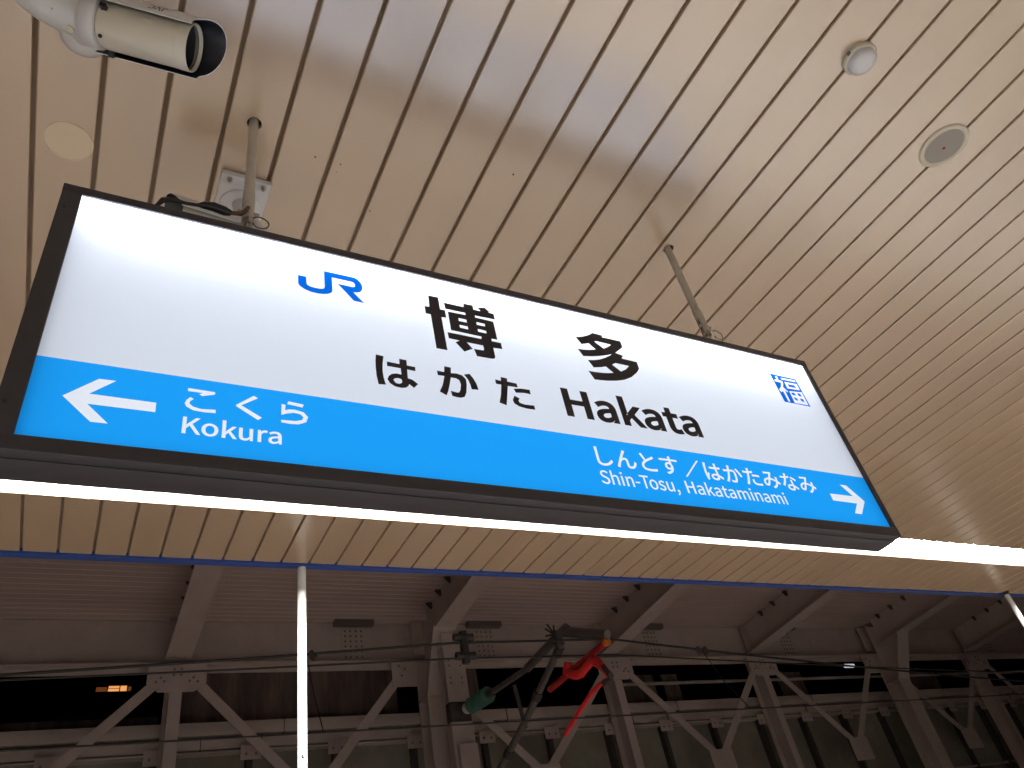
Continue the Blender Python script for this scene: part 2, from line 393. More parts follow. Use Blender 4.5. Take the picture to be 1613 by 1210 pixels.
# ------------------------------------------------------------------ lettering data
# glyph outlines (bezier control points) and outlines of the marks on the sign, in millimetres
GLYPH = json.loads('''{"は":[[[87,262,89,268,79,268],[69,269,58,270,58,263],[58,253,56,245,52,216],[40,149,40,98,40,50],[47,12,54,-13,62,-12],[70,-12,78,-11,78,-7],[78,-2,77,1,77,5],[78,12,79,17,82,34],[95,70,104,94,99,98],[94,102,89,105,83,91],[75,70,69,54,67,71],[66,86,66,103,66,142],[76,211,83,244,84,250]],[[225,68,237,65,237,61],[237,57,237,53,237,29],[228,14,199,14,174,14],[156,24,156,42,156,59],[175,70,201,70,214,70]],[[261,263,262,270,252,270],[241,270,231,270,231,264],[232,254,232,248,232,234],[232,219,232,205,221,205],[210,204,199,204,178,204],[160,205,140,207,140,198],[140,189,140,181,160,179],[179,178,199,178,210,178],[221,179,232,179,232,150],[235,116,236,89,225,91],[215,92,203,92,157,92],[131,69,131,39,131,8],[157,-11,204,-11,251,-11],[264,17,264,46,264,48],[264,50,264,53,282,43],[300,29,317,12,322,20],[327,28,333,36,314,52],[292,70,263,81,262,110],[259,145,259,181,280,182],[300,184,320,187,320,196],[320,205,320,214,301,211],[280,208,259,206,259,223],[260,239,260,249,261,256]]],"か":[[[296,208,274,236,265,232],[257,228,248,224,273,195],[300,134,311,98,320,102],[329,106,338,111,326,143]],[[38,196,27,196,28,186],[29,176,30,166,39,167],[54,169,62,170,76,172],[91,173,106,175,94,128],[68,48,32,0,42,-3],[51,-7,61,-11,98,48],[121,127,134,178,150,179],[164,180,172,180,194,180],[209,174,209,142,209,104],[204,59,193,35,186,20],[175,17,162,17,152,17],[134,20,119,24,121,14],[122,5,124,-5,135,-8],[152,-10,165,-10,188,-10],[204,-4,216,19,231,48],[236,104,236,146,236,193],[211,205,180,205,171,205],[157,204,140,202,143,219],[146,236,149,252,151,259],[152,267,153,273,143,274],[132,275,121,277,121,253],[117,225,112,200,91,199],[70,197,58,196,47,196]]],"た":[[[207,171,188,169,188,160],[188,151,188,143,210,145],[231,146,253,146,273,146],[294,145,312,142,312,151],[312,160,313,169,294,171],[273,172,252,172,230,172]],[[192,72,195,84,187,85],[178,85,169,86,166,71],[164,58,164,45,164,10],[194,-7,249,-7,275,-7],[298,-5,317,-2,317,8],[318,17,318,27,297,22],[272,20,250,20,200,20],[190,36,190,52,190,61]],[[89,217,77,217,65,217],[52,217,35,220,36,210],[36,201,36,192,49,192],[62,191,77,191,87,191],[98,191,109,192,106,179],[103,166,100,154,87,105],[62,34,41,-2,52,-6],[62,-9,72,-13,90,26],[113,98,127,148,131,163],[135,179,138,195,162,197],[188,201,211,207,211,216],[211,225,211,234,189,229],[166,224,144,222,145,230],[147,239,149,248,150,255],[153,268,155,276,144,276],[133,277,121,278,122,271],[122,259,120,249,119,242],[118,231,115,219,102,218]]],"こ":[[[107,243,82,246,82,236],[82,227,82,217,110,215],[140,213,175,213,207,213],[245,216,269,217,269,227],[269,237,269,246,244,244],[208,241,175,241,140,241]],[[92,91,96,105,87,106],[77,107,68,107,65,93],[61,77,61,59,61,15],[102,-9,173,-9,223,-9],[267,-4,292,4,292,14],[292,24,292,34,266,25],[221,20,172,20,116,20],[89,38,89,65,89,78]]],"く":[[[239,252,246,258,238,266],[229,274,221,282,216,275],[208,265,201,258,177,234],[124,192,97,170,66,143],[62,128,95,100,127,74],[181,28,205,3,214,-6],[222,-14,229,-23,238,-15],[246,-7,254,0,217,37],[155,87,123,113,101,132],[101,138,122,156,148,178],[199,217,222,238,228,243]]],"ら":[[[147,265,117,275,115,266],[113,257,110,248,137,241],[213,225,246,221,248,230],[251,239,253,248,222,250]],[[105,187,110,211,100,212],[90,213,80,215,78,178],[69,104,62,72,71,70],[80,68,88,66,90,72],[94,78,99,84,123,113],[161,131,207,131,243,131],[269,111,269,83,269,35],[215,3,104,16,107,7],[110,-3,113,-12,243,-23],[298,19,298,82,298,123],[263,155,209,155,167,155],[129,142,95,112,99,135]]],"し":[[[117,261,119,273,107,273],[95,273,84,273,86,263],[86,250,86,237,86,201],[83,112,83,60,83,3],[118,-18,168,-18,245,-18],[290,26,314,60,308,67],[301,75,294,83,269,47],[233,11,169,11,136,11],[112,25,112,63,112,115],[115,198,116,237,116,249]]],"ん":[[[188,256,192,260,181,264],[171,268,161,272,157,262],[152,253,148,245,129,211],[52,68,27,-3,37,-6],[47,-10,57,-13,61,4],[76,46,87,67,100,94],[127,123,155,123,171,123],[180,113,181,98,182,79],[181,52,182,32,183,11],[195,-13,233,-13,284,-13],[313,26,332,83,324,89],[316,95,308,102,299,64],[276,16,237,16,222,16],[210,23,209,41,208,58],[208,85,208,106,207,133],[190,148,167,148,150,148],[131,142,114,126,133,160],[165,218,180,243,185,249]]],"と":[[[122,234,108,272,99,269],[89,265,80,261,96,223],[115,182,131,153,93,127],[70,98,70,62,70,10],[118,-10,184,-10,228,-10],[268,-6,294,-1,294,9],[294,20,294,30,267,23],[221,18,182,18,127,18],[99,36,99,65,99,92],[119,115,152,136,186,159],[234,182,258,194,268,200],[277,204,285,209,280,217],[275,226,270,234,262,228],[255,223,245,217,225,207],[188,188,155,168,139,196]]],"す":[[[193,146,199,130,202,97],[188,81,168,81,148,81],[132,94,132,116,132,138],[150,153,168,153,182,153]],[[72,229,34,229,34,220],[34,211,34,202,78,205],[138,207,191,208,191,196],[191,184,191,172,184,175],[176,176,168,176,134,176],[106,150,106,115,106,77],[134,57,164,57,175,57],[186,60,194,66,180,34],[148,15,101,4,109,-4],[117,-11,125,-19,206,6],[229,58,229,105,229,123],[225,138,218,150,218,169],[218,189,217,208,219,208],[221,208,222,208,273,208],[305,207,325,206,325,215],[325,224,325,232,308,232],[265,232,223,232,221,232],[219,232,217,232,218,240],[218,248,218,255,218,260],[219,273,220,277,209,277],[198,277,188,277,188,275],[189,264,190,255,190,248],[190,240,190,232,138,231]]],"み":[[[296,155,297,180,287,181],[278,182,269,183,269,173],[269,161,269,151,268,143],[267,134,265,125,237,138],[205,149,169,153,184,186],[199,222,209,237,212,241],[215,245,218,249,213,253],[207,258,201,263,196,261],[190,260,183,259,169,258],[123,256,104,256,97,256],[87,256,78,257,79,247],[79,238,79,228,88,229],[98,230,105,230,121,231],[164,233,178,234,167,212],[154,182,142,154,73,152],[25,113,25,61,25,32],[45,13,71,13,89,13],[103,19,115,37,128,57],[145,98,159,129,195,126],[230,113,259,97,248,59],[223,22,167,-2,175,-8],[183,-15,190,-21,241,4],[268,37,283,83,296,74],[308,64,319,55,323,65],[328,75,332,85,321,93],[306,103,290,112,293,133]],[[80,126,131,130,119,102],[106,69,93,53,85,44],[80,41,72,41,61,41],[51,49,51,65,51,95]]],"な":[[[292,176,311,160,316,168],[321,176,326,183,310,196],[270,219,245,230,240,223],[235,216,230,209,254,198]],[[207,61,218,58,218,53],[218,47,218,42,218,23],[208,7,179,7,152,7],[139,19,139,35,139,51],[156,63,182,63,194,63]],[[240,155,241,170,231,170],[222,170,213,170,214,145],[216,110,217,82,206,84],[195,85,183,85,143,85],[113,65,113,33,113,-2],[144,-18,183,-18,226,-18],[244,5,244,33,244,38],[244,43,244,48,266,36],[285,21,300,7,305,15],[310,23,315,31,297,47],[273,64,243,75,242,94],[241,113,240,132,240,145]],[[155,265,158,278,148,279],[137,280,127,281,126,262],[121,240,116,220,103,219],[89,218,77,218,62,218],[47,219,34,221,35,212],[35,203,36,195,49,194],[64,194,77,194,87,194],[97,194,108,195,92,154],[62,98,33,64,42,59],[51,54,60,50,88,88],[119,148,136,197,159,201],[181,205,200,210,200,219],[199,228,199,237,181,231],[162,227,144,224,150,244]]],"H":[[[35,86,35,0,46,0],[57,0,68,0,68,40],[68,81,68,121,107,121],[147,121,187,121,187,81],[187,40,187,0,198,0],[209,0,220,0,220,86],[220,171,220,257,209,257],[198,257,187,257,187,221],[187,185,187,149,147,149],[107,149,68,149,68,185],[68,221,68,257,57,257],[46,257,35,257,35,171]]],"a":[[[44,-5,76,-5,99,-5],[121,8,139,23,139,23],[140,23,140,23,141,15],[142,8,143,0,152,0],[160,0,169,0,169,39],[169,78,169,117,169,164],[150,195,103,195,72,195],[46,181,29,170,33,163],[37,155,41,148,56,158],[76,168,98,168,129,168],[137,145,137,120,56,111],[21,91,21,49,21,15]],[[103,21,85,21,66,21],[51,30,51,51,51,76],[73,92,137,99,137,81],[137,64,137,46,119,30]]],"k":[[[32,93,32,0,43,0],[53,0,64,0,64,17],[64,33,64,50,76,64],[88,78,99,92,118,61],[137,31,155,0,167,0],[178,0,190,0,166,38],[142,76,118,113,139,139],[160,165,181,190,169,190],[158,190,146,190,119,157],[92,123,65,90,65,90],[64,90,64,90,64,153],[64,216,64,279,53,279],[43,279,32,279,32,186]]],"t":[[[51,-5,92,-5,104,-5],[116,-1,127,2,125,11],[123,19,121,27,114,24],[106,21,99,21,77,21],[70,35,70,58,70,93],[70,129,70,164,87,164],[104,164,121,164,121,173],[121,181,121,190,104,190],[87,190,70,190,70,208],[70,226,70,244,61,244],[52,244,43,244,42,226],[41,208,40,190,30,190],[19,189,9,188,9,180],[9,172,9,164,19,164],[28,164,38,164,38,129],[38,94,38,59,38,21]]],"K":[[[35,86,35,0,46,0],[57,0,68,0,68,27],[68,54,68,81,82,99],[97,116,112,134,137,89],[163,45,189,0,201,0],[213,0,225,0,194,53],[163,106,132,159,159,192],[186,224,213,257,200,257],[188,257,176,257,140,214],[104,171,68,128,68,128],[68,128,68,128,68,171],[68,214,68,257,57,257],[46,257,35,257,35,171]]],"o":[[[60,-5,106,-5,153,-5],[194,32,194,95,194,158],[153,195,106,195,60,195],[18,158,18,95,18,32]],[[139,22,106,22,73,22],[51,51,51,95,51,139],[73,168,106,168,139,168],[161,139,161,95,161,51]]],"u":[[[48,-5,88,-5,114,-5],[133,9,151,30,151,30],[151,30,152,30,152,20],[153,10,154,0,163,0],[172,0,181,0,181,63],[181,127,181,190,170,190],[159,190,149,190,149,145],[149,100,149,55,131,33],[117,23,97,23,72,23],[62,38,62,74,62,112],[62,151,62,190,51,190],[40,190,29,190,29,150],[29,110,29,70,29,21]]],"r":[[[32,63,32,0,43,0],[54,0,64,0,64,41],[64,81,64,122,77,154],[96,166,112,166,120,166],[124,165,131,163,133,172],[135,182,137,191,131,194],[125,195,116,195,95,195],[76,180,62,155,62,155],[62,155,62,155,61,167],[60,179,58,190,50,190],[41,190,32,190,32,127]]],"S":[[[70,-5,106,-5,160,-5],[194,28,194,68,194,106],[171,124,141,137,129,142],[116,147,104,153,84,161],[62,171,62,196,62,218],[81,233,110,233,133,233],[152,224,168,209,174,216],[179,223,185,230,167,248],[140,261,110,261,63,261],[29,233,29,193,29,156],[57,138,81,127,93,122],[105,117,118,111,142,100],[161,92,161,65,161,41],[141,24,107,24,80,24],[54,36,36,56,30,48],[23,41,17,33,39,10]]],"h":[[[32,93,32,0,43,0],[54,0,64,0,64,46],[64,92,64,138,83,157],[97,167,116,167,141,167],[152,152,152,116,152,77],[152,39,152,0,163,0],[174,0,184,0,184,40],[184,80,184,120,184,169],[166,195,126,195,100,195],[81,181,63,163,63,176],[64,189,64,202,64,228],[64,253,64,279,54,279],[43,279,32,279,32,186]]],"i":[[[32,63,32,0,43,0],[54,0,64,0,64,63],[64,127,64,190,54,190],[43,190,32,190,32,127]],[[36,229,48,229,61,229],[70,238,70,251,70,263],[61,271,48,271,36,271],[27,263,27,251,27,238]]],"n":[[[32,63,32,0,43,0],[54,0,64,0,64,46],[64,92,64,138,83,157],[97,167,116,167,141,167],[152,152,152,116,152,77],[152,39,152,0,163,0],[174,0,184,0,184,40],[184,80,184,120,184,169],[166,195,126,195,100,195],[80,181,62,162,62,162],[62,162,62,162,61,172],[60,181,58,190,50,190],[41,190,32,190,32,127]]],"T":[[[89,76,89,0,99,0],[110,0,121,0,121,76],[121,153,121,229,147,229],[173,229,199,229,199,238],[199,248,199,257,136,257],[74,257,11,257,11,248],[11,238,11,229,37,229],[63,229,89,229,89,153]]],"s":[[[55,-5,82,-5,127,-5],[151,21,151,52,151,88],[121,99,93,110,72,118],[52,125,52,143,52,158],[63,170,88,170,104,170],[118,163,131,153,136,160],[141,167,146,173,132,185],[111,195,87,195,46,195],[22,171,22,141,22,109],[50,96,77,86,98,78],[120,69,120,50,120,34],[108,20,83,20,60,20],[43,29,27,43,21,36],[16,29,11,22,29,7]]],"-":[[[16,94,16,86,46,86],[76,86,106,86,106,94],[106,102,106,110,76,110],[46,110,16,110,16,102]]],",":[[[24,-60,26,-67,58,-53],[77,-27,77,7,77,30],[67,44,50,44,37,44],[26,36,26,22,26,8],[37,-1,50,-1,51,-1],[52,0,54,0,53,-21],[40,-38,19,-48,21,-54]]],"m":[[[32,63,32,0,43,0],[54,0,64,0,64,46],[64,92,64,138,82,158],[98,167,112,167,136,167],[147,152,147,116,147,77],[147,39,147,0,158,0],[169,0,179,0,179,46],[179,92,179,138,197,158],[213,167,227,167,251,167],[263,152,263,116,263,77],[263,39,263,0,273,0],[284,0,294,0,294,40],[294,80,294,120,294,169],[276,195,237,195,214,195],[194,180,174,159,166,181],[151,195,121,195,99,195],[79,181,62,162,62,162],[62,162,62,162,61,172],[60,181,58,190,50,190],[41,190,32,190,32,127]]],"J":[[[50,-5,83,-5,133,-5],[154,31,154,75,154,136],[154,196,154,257,143,257],[132,257,121,257,121,197],[121,138,121,78,121,40],[107,24,80,24,61,24],[47,32,35,53,28,47],[20,42,12,36,27,9]]],"V":[[[55,86,82,0,95,0],[107,0,120,0,147,86],[174,171,201,257,190,257],[179,257,168,257,155,210],[141,164,127,118,118,88],[112,63,102,33,102,33],[101,33,101,33,91,63],[85,88,76,118,62,164],[48,210,34,257,23,257],[12,257,0,257,28,171]]],"C":[[[68,-5,132,-5,165,-5],[190,9,211,32,205,39],[199,46,193,53,176,35],[158,24,133,24,84,24],[54,64,54,129,54,193],[86,233,134,233,157,233],[173,223,187,209,193,216],[199,223,204,230,190,246],[165,261,134,261,69,261],[20,211,20,128,20,45]]],"／":[[[331,293,328,296,222,191],[117,86,12,-20,15,-23],[19,-27,22,-30,128,75],[233,180,338,286,335,289]]],"1":[[[31,9,31,0,78,0],[125,0,172,0,172,9],[172,18,172,27,154,27],[137,27,120,27,120,103],[120,180,120,257,112,257],[104,257,96,257,82,249],[65,243,42,238,42,232],[42,225,42,218,58,218],[73,218,88,218,88,154],[88,90,88,27,69,27],[50,27,31,27,31,18]]],"4":[[[119,24,119,0,129,0],[139,0,149,0,149,24],[149,47,149,71,161,71],[172,71,183,71,183,79],[183,88,183,96,172,96],[161,96,149,96,149,150],[149,203,149,257,137,257],[126,257,114,257,78,202],[43,147,7,92,7,85],[7,78,7,71,44,71],[82,71,119,71,119,47]],[[119,123,119,96,93,96],[67,96,40,96,60,125],[79,155,99,184,106,196],[113,209,119,222,120,222],[120,222,121,222,120,209],[119,188,119,175,119,149]]],"6":[[[56,-5,105,-5,145,-5],[179,29,179,79,179,133],[151,159,108,159,88,159],[65,148,50,129,51,208],[80,235,116,235,131,235],[147,227,157,215,163,222],[169,228,175,235,160,250],[141,261,114,261,65,261],[20,223,20,123,20,38]],[[54,50,50,103,67,127],[87,136,103,136,134,136],[149,113,149,79,149,44],[130,21,105,21,73,21]]],"8":[[[50,-5,98,-5,146,-5],[178,25,178,62,178,97],[158,116,135,129,135,130],[135,130,135,131,150,143],[169,166,169,193,169,232],[143,261,99,261,59,261],[28,234,28,195,28,168],[44,149,63,136,63,136],[63,135,63,135,40,122],[16,98,16,64,16,24]],[[133,155,116,139,85,151],[57,165,57,195,57,220],[75,237,98,237,126,237],[142,217,142,191,142,172]],[[128,19,98,19,68,19],[44,39,44,67,44,91],[59,111,80,125,116,110],[148,97,148,63,148,37]]]}''')
ADV = json.loads('''{"は":350,"か":350,"た":350,"こ":350,"く":350,"ら":350,"し":350,"ん":350,"と":350,"す":350,"み":350,"な":350,"H":255,"a":197,"k":193,"t":132,"K":226,"o":212,"u":213,"r":136,"S":209,"h":213,"i":96,"n":214,"T":210,"s":164,"-":121,",":97,"m":324,"J":187,"V":201,"C":223,"／":350,"1":194,"4":194,"6":194,"8":194}''')
TR = json.loads('''{"haku":[[[741.4,1618.4],[774.6,1618.8],[774.4,1568.2],[790.5,1568.1],[790.3,1537.0],[774.6,1535.0],[776.5,1403.9],[742.5,1403.6],[740.7,1537.0],[724.7,1537.1],[724.5,1567.8],[740.0,1568.8]],[[791.2,1601.1],[856.2,1600.9],[857.7,1616.8],[889.7,1617.7],[889.6,1599.6],[913.1,1599.1],[904.9,1612.4],[932.0,1620.6],[945.5,1604.6],[940.0,1600.1],[959.2,1599.9],[959.4,1574.8],[890.5,1573.8],[890.3,1565.5],[951.8,1564.5],[952.0,1488.1],[931.7,1487.6],[931.1,1477.9],[962.1,1477.0],[962.1,1452.3],[931.1,1450.5],[931.5,1414.4],[928.3,1407.6],[921.8,1403.9],[869.5,1402.7],[864.2,1430.1],[895.0,1431.5],[898.1,1436.0],[897.4,1451.2],[844.4,1451.5],[860.5,1429.2],[830.7,1411.4],[806.9,1442.7],[821.5,1452.4],[787.4,1453.1],[786.4,1477.6],[896.0,1477.5],[898.5,1487.6],[799.3,1488.7],[799.1,1565.4],[857.5,1567.0],[857.9,1575.3],[792.4,1575.6]],[[831.2,1547.0],[857.8,1546.8],[857.4,1535.2],[830.9,1534.9]],[[830.9,1518.7],[857.7,1518.1],[857.4,1506.9],[830.7,1506.9]],[[890.5,1546.4],[918.7,1545.5],[918.5,1534.6],[890.3,1534.7]],[[890.7,1517.4],[918.7,1516.2],[918.6,1505.8],[890.5,1506.2]]],"ta":[[[1256.9,1576.4],[1274.0,1581.1],[1290.6,1587.5],[1312.7,1599.1],[1324.6,1607.5],[1334.7,1615.9],[1376.1,1613.0],[1369.6,1604.1],[1446.9,1604.4],[1446.9,1577.1],[1424.9,1557.8],[1405.0,1541.4],[1435.0,1535.1],[1424.4,1520.6],[1486.5,1518.8],[1486.1,1489.3],[1476.9,1476.9],[1466.0,1465.3],[1438.7,1442.2],[1406.0,1424.4],[1368.3,1412.0],[1328.8,1404.0],[1280.4,1399.4],[1266.4,1432.6],[1292.2,1433.3],[1320.3,1435.7],[1345.5,1439.7],[1367.8,1445.4],[1343.9,1467.5],[1326.1,1461.0],[1292.3,1452.2],[1277.9,1481.1],[1304.1,1486.0],[1328.9,1494.7],[1353.4,1507.5],[1374.5,1520.7],[1389.7,1532.6],[1367.6,1522.8],[1333.8,1510.8],[1299.3,1501.3],[1264.6,1494.9],[1250.6,1523.1],[1271.1,1524.5],[1298.1,1528.8],[1325.8,1537.5],[1304.2,1559.6],[1290.8,1555.3],[1272.1,1549.0]],[[1330.8,1573.6],[1338.0,1578.5],[1399.7,1576.5],[1381.8,1562.5],[1360.7,1550.0]],[[1373.8,1482.2],[1390.4,1492.7],[1445.9,1492.0],[1426.1,1473.2],[1402.1,1458.4]]],"jr":[[[354.4,1581.8],[377.6,1582.1],[378.0,1555.4],[380.2,1550.8],[387.2,1547.0],[400.1,1545.0],[413.1,1545.7],[421.0,1547.7],[425.6,1551.4],[427.4,1557.6],[426.3,1622.2],[515.2,1622.2],[524.7,1617.3],[532.6,1607.0],[536.7,1593.5],[536.5,1581.8],[532.0,1570.7],[525.4,1563.9],[517.8,1561.0],[508.9,1560.8],[538.4,1525.4],[508.6,1525.7],[464.3,1581.6],[509.1,1581.1],[514.1,1584.6],[515.4,1591.8],[512.7,1598.7],[506.7,1601.7],[448.8,1601.8],[449.4,1551.2],[448.5,1544.3],[444.3,1537.4],[436.3,1531.7],[423.1,1526.8],[407.5,1524.5],[389.6,1525.5],[373.0,1530.6],[361.6,1538.1],[356.5,1544.0],[354.6,1549.9]]],"fuku":[[[2155.2,1610.9],[2294.8,1610.1],[2298.3,1473.0],[2159.1,1472.6]],[[2175.7,1604.5],[2193.6,1607.1],[2191.0,1586.3],[2210.7,1585.1],[2207.7,1568.4],[2196.7,1550.9],[2211.9,1532.9],[2208.1,1521.8],[2195.4,1532.0],[2195.5,1476.4],[2179.8,1476.4],[2179.3,1524.3],[2168.0,1517.5],[2159.8,1532.0],[2181.9,1553.8],[2191.4,1571.0],[2161.0,1570.7],[2161.2,1584.9],[2176.1,1586.8]],[[2204.9,1602.3],[2287.9,1605.1],[2290.3,1591.1],[2206.8,1589.5]],[[2215.3,1584.1],[2288.6,1585.9],[2288.6,1550.2],[2212.9,1546.0]],[[2230.7,1570.7],[2266.1,1571.9],[2269.4,1561.8],[2232.6,1560.4]],[[2216.1,1537.2],[2293.8,1545.8],[2292.2,1476.5],[2212.2,1474.0]],[[2225.9,1528.7],[2242.4,1530.7],[2244.9,1519.6],[2227.8,1518.6]],[[2260.4,1533.0],[2275.6,1532.4],[2275.8,1519.6],[2262.1,1520.5]],[[2226.7,1505.7],[2240.9,1503.8],[2242.7,1493.8],[2229.3,1494.7]],[[2260.2,1506.2],[2275.2,1505.6],[2275.5,1492.9],[2262.7,1495.2]]],"arrow_l":[[[-119.8,1068.6],[-61.7,1124.9],[-29.3,1125.6],[-74.0,1082.1],[53.0,1081.5],[53.7,1056.2],[-73.6,1055.7],[-29.9,1012.3],[-61.6,1011.6]]],"ko":[[[112.6,1134.1],[169.3,1133.3],[169.0,1126.1],[142.5,1116.7],[136.3,1121.2],[143.5,1125.9],[112.6,1125.6]],[[119.0,1109.9],[126.2,1105.2],[119.9,1099.4],[118.1,1092.1],[126.2,1084.4],[143.4,1080.6],[173.5,1083.6],[173.7,1074.4],[150.8,1072.7],[127.0,1074.4],[112.9,1082.0],[108.8,1090.4],[111.4,1100.1]]],"ku":[[[253.1,1138.7],[262.9,1133.2],[227.0,1106.3],[273.3,1078.4],[264.5,1070.4],[217.2,1100.8],[215.2,1105.1]]],"ra":[[[331.9,1137.2],[368.0,1133.9],[365.2,1124.4],[329.3,1128.3]],[[316.3,1126.5],[325.5,1125.2],[324.5,1109.3],[333.2,1113.3],[348.5,1114.6],[367.8,1110.6],[378.2,1097.7],[373.5,1082.3],[356.2,1073.2],[337.2,1071.6],[316.2,1072.9],[316.2,1080.0],[348.6,1081.6],[363.9,1087.0],[367.0,1095.8],[360.1,1103.4],[344.7,1105.1],[329.5,1100.5],[316.3,1094.4]]],"arrow_r":[[[2230.2,1117.5],[2261.6,1117.8],[2318.9,1058.7],[2265.4,1002.6],[2231.5,1003.9],[2269.6,1045.4],[2150.2,1046.2],[2150.9,1073.5],[2268.4,1074.6]]],"k_ha":[[[559.8,1337.9],[580.8,1336.0],[576.6,1308.5],[574.6,1281.2],[576.0,1258.8],[580.4,1237.4],[560.3,1235.1],[556.8,1262.3],[556.1,1292.5],[557.1,1315.8]],[[589.1,1319.1],[624.3,1318.0],[625.4,1337.2],[645.9,1336.6],[645.6,1317.6],[669.4,1317.3],[668.4,1302.1],[644.9,1303.3],[643.8,1272.2],[656.6,1269.8],[671.6,1257.6],[658.4,1241.7],[645.6,1252.4],[643.3,1245.5],[634.9,1237.8],[622.4,1234.6],[604.4,1236.6],[591.5,1245.2],[586.1,1257.2],[590.4,1269.4],[600.2,1278.3],[612.8,1282.5],[626.6,1281.6],[626.4,1303.2],[588.5,1303.4]],[[602.6,1258.7],[606.7,1264.1],[616.1,1267.2],[625.7,1264.6],[626.6,1254.2],[619.0,1247.8],[608.4,1248.6]]],"k_ka":[[[757.7,1339.5],[777.7,1339.0],[775.5,1318.3],[792.6,1320.7],[809.0,1317.3],[819.1,1305.4],[818.7,1285.3],[813.3,1256.7],[805.8,1239.8],[793.3,1233.6],[780.2,1233.8],[768.0,1235.7],[765.9,1253.3],[782.6,1250.8],[790.0,1251.4],[795.7,1261.1],[800.4,1281.6],[797.6,1296.9],[788.3,1302.2],[772.6,1301.7],[765.6,1274.6],[757.9,1249.8],[751.0,1234.3],[732.3,1244.1],[744.4,1270.4],[753.5,1302.9],[733.8,1302.3],[733.2,1318.4],[754.9,1317.9]],[[815.8,1321.6],[833.8,1327.9],[842.7,1314.3],[850.0,1295.6],[853.2,1273.5],[831.7,1270.9],[829.9,1287.6],[825.8,1304.7]]],"k_ta":[[[934.6,1337.5],[955.3,1336.4],[953.6,1324.0],[984.2,1322.8],[984.8,1308.0],[952.1,1307.2],[945.3,1278.2],[934.1,1233.2],[912.6,1239.5],[922.9,1269.9],[930.8,1307.9],[913.8,1308.1],[914.2,1324.2],[932.8,1322.7]],[[969.8,1300.1],[993.5,1306.0],[1024.3,1307.1],[1024.2,1290.1],[1001.3,1291.1],[974.3,1286.7]],[[967.1,1274.3],[982.5,1267.2],[977.0,1258.1],[980.1,1250.7],[995.6,1247.5],[1026.9,1249.2],[1027.1,1234.0],[999.7,1233.2],[975.4,1236.7],[961.1,1245.2],[958.1,1256.6]]]}''')


def bez(p0, h0, h1, p1, n):
    out = []
    for i in range(n):
        t = i / n; s = 1 - t
        out.append((s**3 * p0[0] + 3 * s * s * t * h0[0] + 3 * s * t * t * h1[0] + t**3 * p1[0], s**3 * p0[1] + 3 * s * s * t * h0[1] + 3 * s * t * t * h1[1] + t**3 * p1[1]))
    return out
def glyph(c, bold):
    res = []
    for sp in GLYPH[c]:
        pts = []
        n = len(sp)
        for i in range(n):
            a, b = sp[i], sp[(i + 1) % n]
            p0, h0, h1, p1 = (a[2], a[3]), (a[4], a[5]), (b[0], b[1]), (b[2], b[3])
            cr = abs((h0[0] - p0[0]) * (p1[1] - p0[1]) - (h0[1] - p0[1]) * (p1[0] - p0[0])) + abs((h1[0] - p0[0]) * (p1[1] - p0[1]) - (h1[1] - p0[1]) * (p1[0] - p0[0]))
            pts += [p0] if cr < 40 else bez(p0, h0, h1, p1, 6)
        q = [p for i, p in enumerate(pts) if (p[0] - pts[i - 1][0])**2 + (p[1] - pts[i - 1][1])**2 > 0.5]
        res.append(q)
    if bold:
        area = lambda q: sum(q[i - 1][0] * q[i][1] - q[i][0] * q[i - 1][1] for i in range(len(q)))
        big = max(res, key=lambda q: abs(area(q)))
        sg = 1 if area(big) > 0 else -1
        new = []
        for q in res:
            n = len(q); o = []
            for i in range(n):
                a, b, c2 = Vector(q[i - 1]), Vector(q[i]), Vector(q[(i + 1) % n])
                d1 = (b - a).normalized(); d2 = (c2 - b).normalized()
                n1 = Vector((d1.y, -d1.x)); n2 = Vector((d2.y, -d2.x))
                m_ = n1 + n2
                if m_.length < 0.2: m_ = n1
                m_.normalize(); k = bold / max(0.55, m_.dot(n1))
                o.append((b.x + sg * m_.x * k, b.y + sg * m_.y * k))
            new.append(o)
        res = new
    return res
def word(s, x, z, sx, sz, bold=0, kern={}):
    out = []; cx = 0
    for i, c in enumerate(s):
        cx += kern.get(s[max(0, i - 1):i + 1], 0)
        if c == ' ': cx += 110; continue
        for q in glyph(c, bold): out.append([(x + (cx + px) * sx, z + pz * sz) for px, pz in q])
        cx += ADV[c]
    return out
def sheet(contours):
    """fill closed contours (even-odd) into a flat mesh in the XZ plane, y = 0"""
    cu = bpy.data.curves.new('t', 'CURVE'); cu.dimensions = '2D'; cu.fill_mode = 'BOTH'
    for c in contours:
        sp = cu.splines.new('POLY'); sp.points.add(len(c) - 1); sp.use_cyclic_u = True
        for p, (x, z) in zip(sp.points, c): p.co = (x, z, 0, 1)
    o = bpy.data.objects.new('t', cu); COL.objects.link(o)
    bpy.context.view_layer.update()
    me = bpy.data.meshes.new_from_object(o.evaluated_get(bpy.context.evaluated_depsgraph_get()))
    bpy.data.objects.remove(o); bpy.data.curves.remove(cu)
    return me
def reflector_label(t):
    y0_, z0_, y1_, z1_ = 3.735 + 0.086, H + 0.0505, 3.735 + 0.136, H + 0.0110      # the sloping reflector face
    nrm = Vector((0, -(z0_ - z1_), -(y1_ - y0_))).normalized() * 0.0008
    par = [c for c in t.children if c.name.startswith('reflector')][0]
    for i, ch in enumerate('1484'):
        me = sheet(word(ch, 0.268 + 0.022 * i + (0.045 if i > 1 else 0), 0, 1.05e-4, 1.05e-4, 0)); me.materials.clear()
        for v in me.vertices:
            f = 0.18 + v.co.y / 0.064
            v.co = Vector((v.co.x, y1_ + (y0_ - y1_) * f + ys(v.co.x), z1_ + (z0_ - z1_) * f)) + nrm
        link('number', me, M['black_plastic'], par)
